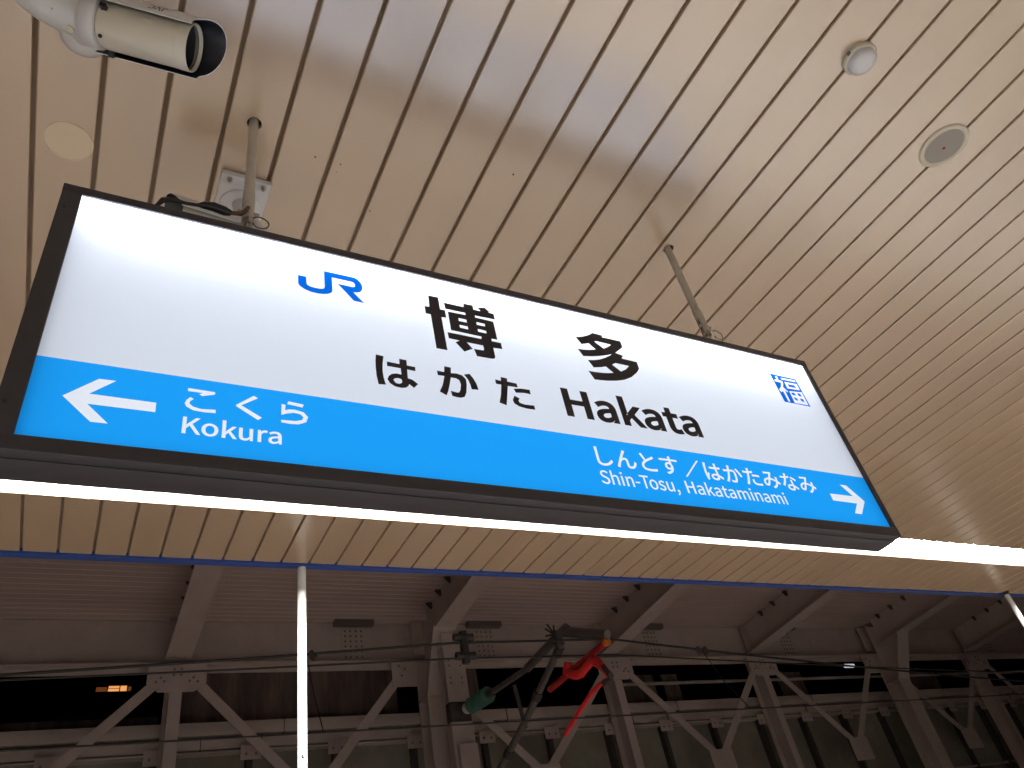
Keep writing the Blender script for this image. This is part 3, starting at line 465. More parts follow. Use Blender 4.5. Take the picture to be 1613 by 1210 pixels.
def print_on_sign(name, contours, y, m, parent):
    me = sheet(contours); me.materials.clear()
    me.transform(Matrix(((1, 0, 0, 0), (0, 0, -1, y), (0, 1, 0, 0), (0, 0, 0, 1))))
    return link(name, me, m, parent)

reflector_label(LAMPS[4])

# ------------------------------------------------------------------ the station sign
PX0, PX1, PZ0, PZ1, BZ = -0.182, 2.385, 0.959 + EYE, 1.698 + EYE, 1.164 + EYE
FX0, FX1, FZ0, FZ1 = -0.227, 2.410, 0.924 + EYE, 1.727 + EYE
YF = 1.40
sign = empty('station_sign', ((FX0 + FX1) / 2, 1.447, FZ0))
tag(sign, 'large backlit white and blue station name sign hanging from the ceiling', 'sign')
def mm(cs): return [[(x / 1000, z / 1000 + EYE) for x, z in c] for c in cs]
def W(s, xl, xr, z0, z1, bold, kern={}, zref=None):
    """fit a word between xl..xr (ink) with reference ink height z0..z1 of zref; one contour list per character"""
    chars = []; cx = 0
    for i, ch in enumerate(s):
        cx += kern.get(s[max(0, i - 1):i + 1], 0)
        chars.append([[(cx + px, pz) for px, pz in q] for q in glyph(ch, bold)]); cx += ADV[ch]
    xs = [p[0] for g_ in chars for c in g_ for p in c]; lo, hi = min(xs), max(xs)
    rz = [p[1] for c in glyph(zref or s[0], bold) for p in c]; b0, b1 = min(rz), max(rz)
    sx = (xr - xl) / (hi - lo); sz = (z1 - z0) / (b1 - b0)
    return [[[(xl + (x - lo) * sx, z0 + (z - b0) * sz + EYE) for x, z in c] for c in g_] for g_ in chars]
band = [('arrow', [mm(TR['arrow_l']), mm(TR['arrow_r'])]),
        ('kana_character', [mm(TR['ko']), mm(TR['ku']), mm(TR['ra'])]),
        ('letter', W('Kokura', 0.109, 0.318, 1.0105, 1.0545, 5, zref='K')),
        ('kana_character', W('しんとす', 1.197, 1.500, 1.0685, 1.133, 4, zref='し')),
        ('slash', [mm([[(1515, 1067), (1522, 1067), (1590, 1133), (1583, 1133)]])]),
        ('kana_character', W('はかたみなみ', 1.602, 2.094, 1.0675, 1.131, 4, zref='は')),
        ('letter', W('Shin-Tosu,', 1.191, 1.470, 1.006, 1.0515, 3, {'To': -28}, zref='S')),
        ('letter', W('Hakataminami', 1.500, 1.918, 1.0075, 1.0505, 3, zref='H'))]
def quad(x0, x1, z0, z1, y):
    me = bpy.data.meshes.new('sheet'); me.from_pydata([(x0, y, z0), (x1, y, z0), (x1, y, z1), (x0, y, z1)], [], [(0, 1, 2, 3)]); return me
link('white_panel', quad(PX0 - 0.003, PX1 + 0.003, BZ, PZ1 + 0.003, YF), M['white_acrylic'], sign)
link('white_panel', quad(PX0 - 0.003, PX1 + 0.003, BZ, PZ1 + 0.003, 1.495), M['white_acrylic'], sign)['label'] = 'rear white panel of the two-sided sign'
link('blue_band', quad(PX0 - 0.003, PX1 + 0.003, PZ0 - 0.003, BZ, 1.495), M['blue_film'], sign)['label'] = 'rear blue band of the two-sided sign'
holes = [c for _, chars in band for g_ in chars for c in g_]
rect = [(PX0 - 0.003, PZ0 - 0.003), (PX1 + 0.003, PZ0 - 0.003), (PX1 + 0.003, BZ), (PX0 - 0.003, BZ)]
bb = print_on_sign('blue_band', [rect] + holes, YF, M['blue_film'], sign)
bb['label'] = 'glowing blue lower band with white place names and arrows'
for nm, chars in band:
    for g_ in chars: print_on_sign(nm, g_, YF + 0.0003, M['white_letter'], bb)
YP = YF - 0.0010
for nm, g_ in [('kanji_character', mm(TR['haku'])), ('kanji_character', mm(TR['ta']))] + [('kana_character', mm(TR[k])) for k in ('k_ha', 'k_ka', 'k_ta')] + [('letter', g_) for g_ in W('Hakata', 1.1355, 1.6585, 1.2315, 1.3385, 11.5, zref='H')]:
    print_on_sign(nm, g_, YP, M['black_vinyl'], sign)
print_on_sign('railway_logo', mm(TR['jr']), YP, M['blue_mark'], sign)['label'] = 'blue angular two-letter railway emblem'
def inset(c, d):
    area = sum(c[i - 1][0] * c[i][1] - c[i][0] * c[i - 1][1] for i in range(len(c))); sg = 1 if area > 0 else -1
    out = []
    for i in range(len(c)):
        a, b, e = Vector(c[i - 1]), Vector(c[i]), Vector(c[(i + 1) % len(c)])
        d1, d2 = (b - a).normalized(), (e - b).normalized()
        n1 = Vector((d1.y, -d1.x)) * sg; m_ = n1 + Vector((d2.y, -d2.x)) * sg
        m_ = m_.normalized() if m_.length > 0.2 else n1
        q = b - m_ * (d / max(0.6, m_.dot(n1))); out.append((q.x, q.y))
    return out
fk = TR['fuku']
fk = [fk[0]] + [inset(c, 2.6) for c in fk[1:4]] + [inset(fk[4], -1.6), inset(fk[5], 2.6)] + [inset(c, -1.4) for c in fk[6:]]
print_on_sign('blue_square_mark', mm(fk), YP, M['blue_mark'], sign)['label'] = 'small blue square with a white character'
# light source inside
MB().box((PX0 - 0.02, 1.4465, PZ0 - 0.012), (PX1 + 0.008, 1.4485, PZ1 + 0.008)).build('light_board', M['board'], sign)
for y in (1.4385, 1.4565):
    MB().tube([(PX0 - 0.01, y, PZ1 - 0.008), (PX1 + 0.006, y, PZ1 - 0.008)], 0.006, seg=8).build('inner_tube', M['inner_tube'], sign)
    MB().tube([(PX0 - 0.01, y, PZ0 + 0.012), (PX1 + 0.006, y, PZ0 + 0.012)], 0.006, seg=8).build('inner_tube', M['inner_tube_c'], sign)
# frame rails, front and back, mitred into a hollow frame
def rails(ya, yb):
    for nm, lo, hi in (('frame_rail', (FX0, ya, PZ1), (FX1, yb, FZ1)), ('frame_rail', (FX0, ya, FZ0), (FX1, yb, PZ0)),
                       ('frame_rail', (FX0 + 0.0006, ya + 0.0006, PZ0 - 0.004), (PX0, yb - 0.0006, PZ1 + 0.004)), ('frame_rail', (PX1, ya + 0.0006, PZ0 - 0.004), (FX1 - 0.0006, yb - 0.0006, PZ1 + 0.004))):
        MB().box(lo, hi, bev=0.0025).build(nm, M['frame'], sign)
rails(1.3935, 1.427); rails(1.468, 1.5015)
MB().box((FX0 + 0.001, 1.4245, FZ0 - 0.0022), (FX1 - 0.001, 1.5005, FZ0 + 0.001), bev=0.001).build('bottom_tray', M['casing'], sign)
for lo, hi in (((FX0 + 0.004, 1.4262, FZ1 - 0.012), (FX1 - 0.004, 1.4688, FZ1 - 0.005)), ((FX0 + 0.004, 1.4262, FZ0 + 0.0025), (FX1 - 0.004, 1.4688, FZ0 + 0.012)),
               ((FX0 + 0.004, 1.4262, FZ0 + 0.0125), (FX0 + 0.012, 1.4688, FZ1 - 0.0125)), ((FX1 - 0.012, 1.4262, FZ0 + 0.0125), (FX1 - 0.004, 1.4688, FZ1 - 0.0125))):
    MB().box(lo, hi).build('casing', M['casing'], sign)
for (x, z) in ((FX0 + 0.015, FZ0 + 0.11), (FX0 + 0.015, FZ1 - 0.09), (FX1 - 0.012, FZ0 + 0.11), (FX1 - 0.012, FZ1 - 0.09)):
    MB().tube([(x, 1.3945, z), (x, 1.3925, z)], 0.0035, seg=10).build('frame_screw', M['black_plastic'], sign)

# ------------------------------------------------------------------ the two hanger pipes
for i, (px, py) in enumerate(POLES):
    hg = empty('hanger_pipe', (px, py, FZ1))
    tag(hg, ['grey steel pipe above the left part of the sign, next to the smaller camera', 'grey steel pipe above the right part of the sign'][i], 'pipe', 'pipes the sign hangs from')
    zs = FZ1 + 0.212
    MB().tube([(px, py, zs), (px, py, H + 0.25)], 0.0152, seg=24).build('pipe', M['pipe'], hg)
    s = MB()      # slotted sleeve: two half shells below a ring
    s.tube([(px, py, zs - 0.052), (px, py, zs + 0.002)], 0.0178, seg=24)
    for a0 in (0.35, 0.35 + math.pi):
        vs0, vs1 = [], []
        for j in range(9):
            a = a0 + (math.pi - 0.75) * j / 8
            for rr, vv in ((0.0178, vs0), (0.0150, vs1)):
                vv.append([s.bm.verts.new((px + rr * math.cos(a), py + rr * math.sin(a), z)) for z in (zs - 0.052, zs - 0.118)])
        for vv in (vs0, vs1):
            for a, b in zip(vv, vv[1:]): s.bm.faces.new((a[0], a[1], b[1], b[0])).smooth = True
        for j in (0, 8): s.bm.faces.new((vs0[j][0], vs0[j][1], vs1[j][1], vs1[j][0]))
        for j in range(8): s.bm.faces.new((vs0[j][1], vs0[j + 1][1], vs1[j + 1][1], vs1[j][1]))
    s.build('sleeve', M['pipe'], hg)
    MB().tube([(px, py, zs - 0.050), (px, py, FZ1 + 0.004)], 0.0085, seg=14).build('threaded_rod', M['zinc'], hg)
    MB().tube([(px - 0.030, py - 0.006, zs - 0.092), (px + 0.030, py - 0.006, zs - 0.092)], 0.0055, seg=10).build('cross_bolt', M['zinc'], hg)
    MB().lathe((px, py, zs - 0.118), (0, 0, -1), [(0, 0.02), (0.017, 0.02), (0.019, 0.014), (0.019, 0.004), (0.017, 0), (0, 0)], seg=6).build('lock_nut', M['zinc'], hg)
    MB().lathe((px, py, FZ1 + 0.0005), (0, 0, 1), [(0, 0.012), (0.026, 0.012), (0.030, 0.002), (0.030, 0), (0, 0)], seg=24).build('foot_plate', M['pipe'], hg)
    zs2 = zs - 0.045
    pts = [(px + 0.012, py - 0.022, zs2 - 0.085)]
    for j in range(1, 15):
        a = j / 14 * 2 * math.pi
        pts.append((px + 0.034 - 0.022 * math.cos(a), py - 0.022, zs2 - 0.090 + 0.020 * math.sin(a) - 0.0012 * j))
    MB().tube(pts, 0.0022, seg=6).build('safety_wire', M['zinc'] if i else M['tube_grey'], hg)
px, py = POLES[0]
cb = MB(); zt = FZ1
cb.tube([(px - 0.002, py - 0.014, zt + 0.135), (px - 0.012, py - 0.022, zt + 0.105), (px - 0.024, py - 0.026, zt + 0.082), (px - 0.058, py - 0.036, zt + 0.062)], [0.006, 0.0065, 0.0065, 0.006], seg=10)
pc = tag(cb.build('power_cable', M['brown_cable'], None, at=(px, py, zt)), 'brown power cable with black plug hanging from the left pipe onto the sign top', 'cable')
MB().tube([(px - 0.052, py - 0.035, zt + 0.063), (px - 0.068, py - 0.038, zt + 0.062), (px - 0.10, py - 0.042, zt + 0.064), (px - 0.125, py - 0.042, zt + 0.060), (px - 0.14, py - 0.040, zt + 0.056)], [0.009, 0.0135, 0.0135, 0.010, 0.004], seg=14).build('plug', M['black_plastic'], pc)
MB().tube([(px - 0.135, py - 0.040, zt + 0.057), (px - 0.17, py - 0.040, zt + 0.052), (px - 0.20, py - 0.036, zt + 0.058), (px - 0.225, py - 0.032, zt + 0.052), (px - 0.25, py - 0.022, zt + 0.004)], [0.0045, 0.0045, 0.007, 0.008, 0.003], seg=10).build('thin_lead', M['cable'], pc)

# ------------------------------------------------------------------ surveillance cameras
def curve_pts(ps, n=6):
    ps = [Vector(p) for p in ps]; out = []
    for i in range(len(ps) - 1):
        p0, p1, p2, p3 = ps[max(i - 1, 0)], ps[i], ps[i + 1], ps[min(i + 2, len(ps) - 1)]
        for j in range(n):
            t = j / n
            out.append(0.5 * ((2 * p1) + (p2 - p0) * t + (2 * p0 - 5 * p1 + 4 * p2 - p3) * t * t + (3 * p1 - p0 - 3 * p2 + p3) * t**3))
    out.append(ps[-1]); return out
def bullet_camera(nose, rear, label, hood_r, body_r, upside, side_txt):
    nose, rear = Vector(nose), Vector(rear)
    t = empty('security_camera', rear); tag(t, label, 'camera', 'security cameras on the ceiling')
    a = (nose - rear).normalized(); L = (nose - rear).length
    u = Vector((0, 0, 1)); u = (u - a * u.dot(a)).normalized(); s = a.cross(u)
    P = lambda x, ang, r: rear + a * x + (s * math.cos(ang) + u * math.sin(ang)) * r
    b = MB().lathe(rear, a, [(0, -0.004), (body_r * 0.8, -0.004), (body_r * 0.97, 0.004), (body_r, 0.012), (body_r, L - 0.030), (body_r * 1.015, L - 0.029), (body_r * 1.015, L - 0.002), (body_r * 1.0, L), (body_r * 0.965, L), (body_r * 0.95, L - 0.004), (body_r * 0.94, L - 0.010)], seg=48)
    b.build('body', M['cctv_body'], t)
    ln = MB().lathe(rear, a, [(body_r * 0.945, L - 0.009), (body_r * 0.5, L - 0.0095), (body_r * 0.30, L - 0.009), (0, L - 0.008)], seg=40).build('lens', M['glass_black'], t)
    # hood: shell over the top, longer at the crown, white outside and black inside
    h = MB(); na, nx = 28, 14; a0, a1 = math.radians(-14), math.radians(194)
    def hx(fr, ang):
        c = max(0.0, math.sin(ang)); front = L + 0.006 + 0.052 * c ** 0.7; backx = -0.03
        return backx + (front - backx) * fr
    outer = [[h.bm.verts.new(P(hx(i / nx, a0 + (a1 - a0) * j / na), a0 + (a1 - a0) * j / na, hood_r)) for i in range(nx + 1)] for j in range(na + 1)]
    inner = [[h.bm.verts.new(P(hx(i / nx, a0 + (a1 - a0) * j / na) - (0.0012 if i == nx else 0), a0 + (a1 - a0) * j / na, hood_r - 0.0022)) for i in range(nx + 1)] for j in range(na + 1)]
    for g, mi in ((outer, 0), (inner, 1)):
        for j in range(na):
            for i in range(nx):
                f = h.bm.faces.new((g[j][i], g[j + 1][i], g[j + 1][i + 1], g[j][i + 1])); f.material_index = mi; f.smooth = True
    for j in (0, na):
        for i in range(nx): h.bm.faces.new((outer[j][i], inner[j][i], inner[j][i + 1], outer[j][i + 1]))
    for i in (0, nx):
        for j in range(na): h.bm.faces.new((outer[j][i], inner[j][i], inner[j + 1][i], outer[j + 1][i]))
    hood = h.build('sun_hood', [M['cctv_white'], M['black_plastic']], t)
    # maker's mark on the hood flank
    cs = word('JVC', 0, 0, 0.78e-4, 0.78e-4, 6)
    me = sheet(cs); me.materials.clear()
    ang0 = math.radians(3) if side_txt > 0 else math.radians(177)
    for v in me.vertices:
        tx, tz = v.co.x - 0.024, v.co.y - 0.010
        if upside: tx, tz = -tx, -tz
        q = P(L * 0.62 + tx * side_txt, ang0 + side_txt * tz / hood_r, hood_r + 0.0006); v.co = q
    link('maker_mark', me, M['grey_print'], hood)
    MB().tube([P(0.016, math.radians(270), body_r - 0.002), P(0.016, math.radians(270), body_r + 0.003)], 0.005, seg=12).build('screw', M['black_plastic'], t)
    for aa in (205, 335):
        MB().bar(P(0.020, math.radians(aa), body_r - 0.001), P(0.020, math.radians(aa), hood_r - 0.001), 0.010, 0.014, upv=a).build('hood_clip', M['black_plastic'], t)
    return t, a, s, u, P
# big one, top left of the view
c1, a, s, u, P = bullet_camera((0.008, 1.104, 2.042 + EYE), (-0.208, 1.154, 2.106 + EYE), 'large white bullet security camera with dark hood at the upper left', 0.079, 0.061, True, 1)
r1 = Vector((-0.208, 1.154, 2.106 + EYE))
ring = MB().lathe(r1, a, [(0.052, -0.05), (0.060, -0.045), (0.066, -0.030), (0.068, -0.012), (0.066, -0.002), (0.05, 0.0)], seg=40).build('rear_ring', M['cctv_white'], c1)
arm = curve_pts([r1 - a * 0.02, r1 - a * 0.09 + Vector((0, -0.004, 0.004)), r1 - a * 0.17 + Vector((0.0, -0.030, 0.012)), r1 - a * 0.27 + Vector((0, -0.09, 0.04)), Vector((-0.56, 1.02, H - 0.10)), Vector((-0.58, 1.01, H + 0.002))])
n_ = len(arm)
MB().tube(arm, [0.050 + 0.008 * min(1, i / 12) for i in range(n_)], seg=28).build('arm', M['cctv_white'], c1)
MB().lathe((-0.275, 1.318, H - 0.002), (0, 0, -1), [(0, 0), (0.064, 0), (0.066, 0.010), (0.063, 0.020), (0.050, 0.031), (0.030, 0.034), (0, 0.034)], seg=40).build('base_disc', M['cctv_white'], c1)
MB().tube(curve_pts([(-0.275, 1.318, H - 0.02), (-0.282, 1.25, H - 0.10), r1 - a * 0.085 + Vector((0, 0.0, 0.02))], 5), 0.026, seg=20).build('neck', M['cctv_white'], c1)
jn = r1 - a * 0.065
MB().tube([jn - u * 0.046 - s * 0.010, jn - u * 0.0545 - s * 0.010], 0.0095, seg=20).build('joint_screw', M['ivory'], c1)
cs = word('KT-', 0, 0, 0.8e-4, 0.8e-4, 3); me = sheet(cs); me.materials.clear()
for v in me.vertices:
    tx, tz = v.co.x - 0.02, v.co.y - 0.01
    q = r1 - a * (0.115 - tz) + Vector((0, -0.012, 0.008)); ang = math.radians(275) + tx / 0.055
    v.co = q + (s * math.cos(ang) + u * math.sin(ang)) * 0.0565
link('model_mark', me, M['grey_print'], c1)
# small one behind the sign
N2 = Vector((0.055, 1.665, 2.028 + EYE)); R2 = Vector((0.250, 1.672, 2.016 + EYE))
c2, a, s, u, P = bullet_camera(N2, R2, 'smaller white bullet security camera behind the sign by the left pipe', 0.066, 0.053, False, -1)
pxc, pyc = 0.243, 1.757
pl = MB(); pl.box((pxc - 0.083, pyc - 0.075, H - 0.012), (pxc + 0.083, pyc + 0.105, H - 0.004), bev=0.003)
plate = pl.build('base_plate', M['cctv_white'], c2)
MB().box((pxc - 0.083, pyc - 0.112, H - 0.030), (pxc + 0.083, pyc - 0.0755, H - 0.006), bev=0.004).build('plate_flange', M['cctv_white'], plate)
for dx in (-0.055, 0.058):
    MB().lathe((pxc + dx, pyc - 0.095, H - 0.0305), (0, 0, -1), [(0, 0), (0.010, 0), (0.010, 0.006), (0.005, 0.0065), (0.005, 0.018), (0, 0.018)], seg=10).build('bolt', M['zinc'], plate)
MB().lathe((pxc, pyc + 0.02, H - 0.0125), (0, 0, -1), [(0, 0), (0.070, 0), (0.070, 0.008), (0.060, 0.014), (0, 0.015)], seg=40).build('swivel_disc', M['cctv_white'], c2)
MB().tube(curve_pts([(pxc + 0.0, pyc + 0.01, H - 0.02), (pxc + 0.01, pyc - 0.01, H - 0.09), (pxc + 0.03, pyc - 0.04, H - 0.18), (0.285, 1.68, H - 0.275), (0.225, 1.671, H - 0.303)]), [0.030] * 8 + [0.034] * 8 + [0.040] * 9, seg=24).build('arm', M['cctv_white'], c2)

# ------------------------------------------------------------------ ceiling fittings
c = (-0.299, 1.704, H)
cv = tag(MB().lathe(c, (0, 0, -1), [(0.070, -0.001), (0.070, 0.002), (0.067, 0.0035), (0.066, 0.0035), (0.0655, 0.0028), (0, 0.0028)], seg=56).build('cover_plate', M['cover'], at=c), 'round flat cream cover plate on the ceiling above the sign corner', 'cover')
c = Vector((2.115, 0.462, H))
sd = empty('smoke_detector', c); tag(sd, 'white domed smoke detector on the upper right ceiling', 'detector')
MB().lathe(c, (0, 0, -1), [(0.058, -0.002), (0.060, 0.002), (0.060, 0.014), (0.056, 0.019), (0.050, 0.020)], seg=48).build('base', M['ivory'], sd)
MB().lathe(c, (0, 0, -1), [(0.050, 0.019), (0.049, 0.030), (0.046, 0.040), (0.038, 0.047), (0.024, 0.050), (0, 0.051)], seg=48).build('dome', M['cctv_white'], sd)
MB().box((c.x - 0.061, c.y - 0.006, H - 0.017), (c.x - 0.057, c.y + 0.008, H - 0.006)).build('slot', M['grey_print'], sd)
c = Vector((2.79, 0.60, H))
sp = empty('ceiling_speaker', c); tag(sp, 'round grey ceiling speaker with cream rim and red dot', 'speaker')
MB().lathe(c, (0, 0, -1), [(0.100, -0.002), (0.101, 0.003), (0.097, 0.008), (0.088, 0.010), (0.081, 0.008), (0.079, 0.004)], seg=56).build('rim', M['ivory'], sp)
MB().lathe(c, (0, 0, -1), [(0.0795, 0.004), (0.06, 0.0065), (0.03, 0.0075), (0, 0.008)], seg=56).build('grille', M['grille'], sp)
MB().lathe(c + Vector((0.004, 0.006, 0)), (0, 0, -1), [(0.0065, 0.0076), (0.0055, 0.0095), (0, 0.010)], seg=16).build('red_dot', M['red_led'], sp)
# small drilled holes and specks left in the planks
for i, (x, y, r) in enumerate(((0.44, 1.50, 0.0035), (0.53, 1.50, 0.003), (1.14, 1.33, 0.004), (0.69, 1.66, 0.003), (0.525, 1.535, 0.002))):
    o = MB().lathe((x, y, H - 0.0006), (0, 0, -1), [(0, 0.0004), (r, 0.0004), (r, -0.006)], seg=10).build('screw_hole', M['black_plastic'], ceiling)

# ------------------------------------------------------------------ white pipes under the canopy edge
for i, (x, y) in enumerate(((1.172, 4.536), (8.93, 4.40), (17.2, 4.33))):
    zl_ = 2.05
    t = empty('canopy_pipe', (x, y, zl_)); tag(t, ['white vertical pipe below the canopy edge, left of the middle', 'white vertical pipe at the right picture edge below the canopy', 'white vertical pipe far along the canopy, beyond the right picture edge'][i], 'pipe', 'white pipes at the canopy edge')
    zt_ = H - 0.0145 + 0.0105 * (i > 0)
    MB().tube([(x, y, zl_), (x, y, zt_)], 0.027, seg=28).build('pipe', M['white_paint'], t)
    if i: MB().lathe((x, y, H - 0.001), (0, 0, -1), [(0, 0), (0.042, 0), (0.042, 0.006), (0.030, 0.012), (0.030, 0.03), (0.027, 0.03)], seg=28).build('collar', M['casing'], t)
    MB().lathe((x, y, zl_), (0, 0, -1), [(0, 0.02), (0.02, 0.018), (0.030, 0.008), (0.031, 0), (0.030, -0.02), (0.027, -0.02)], seg=28).build('end_cap', M['white_paint'], t)
    zc = 1.150 + EYE
    MB().tube([(x - 0.004, y - 0.026, zc), (x - 0.004, y - 0.029, zc)], 0.0095, seg=16).build('cable_hole', M['black_plastic'], t)
    MB().tube(curve_pts([(x - 0.004, y - 0.02, zc), (x, y - 0.04, zc - 0.004), (x + 0.006, y - 0.045, zc - 0.03), (x + 0.008, y - 0.040, zc - 0.10), (x + 0.006, y - 0.033, zc - 0.5)]), 0.0045, seg=8).build('cable', M['pipe'], t)

# ------------------------------------------------------------------ train shed across the tracks
SY = 12.0; SL = 0.093
def zdeck(y): return 5.13 + EYE + SL * (SY - y)
def zfl(y): return 4.52 + EYE + SL * (SY - y)
shed = empty('train_shed', (8, SY, -1.2)); tag(shed, 'dim brown steel train shed with braced wall across the tracks', 'building')
# profiled roof deck, ribs running along the tracks
vs, fs = [], []; xa, xb = -14.0, 60.0
y = SY + 1.2; prof = []
while y > 2.5:
    for dy, dz in ((0, 0), (0.055, 0), (0.065, 0.008), (0.12, 0.008)): prof.append((y - dy, zdeck(y - dy) + dz))
    y -= 0.13
for (yy, zz) in prof: vs += [(xa, yy, zz), (xb, yy, zz)]
for i in range(len(prof) - 1): fs.append((2 * i, 2 * i + 1, 2 * i + 3, 2 * i + 2))
me = bpy.data.meshes.new('roof_deck'); me.from_pydata(vs, [], fs)
deck = link('roof_deck', me, M['deck'], shed)
vs = [(xa, SY + 1.2, zdeck(SY + 1.2) + 0.2), (xb, SY + 1.2, zdeck(SY + 1.2) + 0.2), (xb, -30, zdeck(-30) + 0.2), (xa, -30, zdeck(-30) + 0.2)]
me = bpy.data.meshes.new('roof_top'); me.from_pydata(vs, [], [(0, 1, 2, 3)]); link('roof_top', me, M['deck'], shed)
BAY = 3.9; FX = [1.25 + BAY * k for k in range(-2, 12)]
MAIN = {5.15, 16.85, 28.55}
def is_main(x): return any(abs(x - m) < 0.1 for m in MAIN)
FW = 0.36
bolt_me = None
def bolt(x, y, z, parent, r=0.022, axis=(0, -1, 0)):
    global bolt_me
    if bolt_me is None:
        bolt_me = MB().lathe((0, 0, 0), (0, -1, 0), [(1, 0), (1, 0.5), (0.75, 0.75), (0, 0.8)], seg=7).mesh('bolt'); bolt_me.materials.append(M['bolt'])
    o = bpy.data.objects.new('bolt', bolt_me); COL.objects.link(o); o.parent = parent
    o.location = Vector((x, y, z)) - wloc(parent); o.scale = (r, r, r)
for x in FX:
    ya = 2.6; yend = SY - (0.45 if is_main(x) else 0.05)
    r = MB()
    r.bar((x, ya, zfl(ya) - 0.012), (x, yend, zfl(yend) - 0.012), FW, 0.024)
    r.bar((x, ya, (zfl(ya) + zdeck(ya)) / 2), (x, yend, (zfl(yend) + zdeck(yend)) / 2), 0.02, zdeck(ya) - zfl(ya) - 0.01)
    rf = r.build('rafter', M['steel_lt'], shed)
    if x < 30:
        for yy in [SY - 0.7 - 0.42 * j for j in range(14)]:
            MB().prism([(x - 0.012, zdeck(yy) - 0.004), (x - 0.11, zdeck(yy) - 0.004), (x - 0.012, zdeck(yy) - 0.10)], 'y', yy - 0.03, yy + 0.03).build('purlin_clip', M['dark_steel'], rf)
    # stiffener at the wall end
    MB().box((x - FW / 2, SY - 0.10, zfl(SY) + 0.01), (x + FW / 2, SY - 0.075, zdeck(SY) - 0.02)).build('end_plate', M['steel'], shed)
# eave girder
zb, zt = 4.43 + EYE, 5.12 + EYE
g = MB(); g.box((xa, SY + 0.02, zb), (xb, SY + 0.04, zt)); g.box((xa, SY - 0.16, zb - 0.03), (xb, SY + 0.20, zb - 0.002)); g.box((xa, SY - 0.03, zb - 0.12), (xb, SY + 0.0, zb - 0.032))
girder = g.build('eave_girder', M['steel_lt'], shed)
for k in range(0, 8):
    xs = 3.96 + 2.47 * k if k < 2 else 3.96 + 3.9 * (k - 1) + 2.4
    sp_ = MB().box((xs - 0.20, SY + 0.005, zb + 0.05), (xs + 0.20, SY + 0.019, zt - 0.10)).build('splice_plate', M['steel_lt'], girder)
    for i in range(2):
        for j in range(6):
            for dx in (0, 0.09): bolt(xs - 0.14 + 0.19 * i + dx, SY + 0.005, zb + 0.11 + 0.088 * j, sp_, 0.020)
    MB().box((xs - 0.34, SY - 0.12, zt - 0.075), (xs + 0.34, SY + 0.0, zt + 0.02)).build('bracket_trough', M['trough'], girder)
# posts, gusset plates, braces
def gusset(x, main):
    w2 = 0.40
    if not main:
        poly = [(x - w2, zb - 0.02), (x + w2, zb - 0.02), (x + w2, zb - 0.32), (x + w2 - 0.16, zb - 0.44), (x - w2 + 0.16, zb - 0.44), (x - w2, zb - 0.32)]
        gp = MB().prism(poly, 'y', SY - 0.19, SY - 0.172).build('gusset_plate', M['steel_lt'], shed)
        if x < 24:
            for dx, dz in ((-0.05, -0.12), (0.05, -0.12), (-0.05, -0.2), (0.05, -0.2), (-0.22, -0.24), (-0.28, -0.30), (-0.17, -0.29), (0.22, -0.24), (0.28, -0.30), (0.17, -0.29)):
                bolt(x + dx, SY - 0.19, zb + dz, gp, 0.020)
    else:
        gp = MB().box((x - 0.62, SY - 0.19, zb - 0.46), (x - 0.20, SY - 0.172, zb - 0.02)).build('gusset_plate', M['steel_lt'], shed)
        for dx, dz in ((-0.5, -0.12), (-0.4, -0.18), (-0.46, -0.28)): bolt(x + dx, SY - 0.19, zb + dz, gp, 0.020)
BOT = -1.2
for x in FX:
    mn = is_main(x)
    gusset(x, mn)
    if mn:
        yc = SY - 0.55
        # tapered portal column with a haunch rising into the rafter
        m = MB()
        zk = 3.70 + EYE
        path = [(yc, BOT), (yc, zk), (yc - 0.55, zfl(yc - 0.9) - 0.02), (yc - 0.62, zfl(yc - 0.62) - 0.004)]
        for (y0, z0), (y1, z1) in zip(path[:2], path[1:3]):
            m.bar((x, y0, z0), (x, y1, z1), 0.40, 0.026, upv=(0, 1, 0.2))
        m.prism([(yc + 0.012, BOT), (yc + 0.012, zk), (yc - 0.54, zfl(yc - 0.9)), (SY - 0.2, zdeck(SY) - 0.03), (SY - 0.2, BOT)], 'x', x - 0.012, x + 0.012)
        m.box((x - 0.20, SY - 0.2, BOT), (x + 0.20, SY - 0.175, zb - 0.03))
        m.build('portal_column', M['steel_lt'], shed)
        MB().box((x - 0.20, yc + 0.014, zk - 0.012), (x + 0.20, SY - 0.2, zk + 0.012)).build('stiffener', M['steel'], shed)
    else:
        m = MB(); m.box((x - 0.085, SY - 0.165, BOT), (x + 0.085, SY - 0.148, zb - 0.04)); m.box((x - 0.010, SY - 0.147, BOT), (x + 0.010, SY + 0.16, zb - 0.04)); m.box((x - 0.12, SY + 0.161, BOT), (x + 0.12, SY + 0.18, zb - 0.04))
        m.build('post', M['steel_lt'], shed)
    for sg in (-1, 1):
        xo = 0.30 if not mn else (0.52 if sg < 0 else 0.25)
        z0 = zb - 0.33; z1 = z0 - 1.62 * (1 if not mn else 0.9)
        MB().bar((x + sg * xo, SY - 0.155 - 0.012 * (sg > 0), z0), (x + sg * (BAY / 2 - 0.02), SY - 0.155 - 0.012 * (sg > 0), z0 - 1.62), 0.018, 0.14, upv=(sg, 0, 1)).build('diagonal_brace', M['steel_lt'], shed)
for x in FX[:-1]:
    MB().box((x + BAY / 2 - 0.28, SY - 0.196, zb - 2.25), (x + BAY / 2 + 0.28, SY - 0.182, zb - 1.80), bev=0.0).build('gusset_plate', M['steel_lt'], shed)
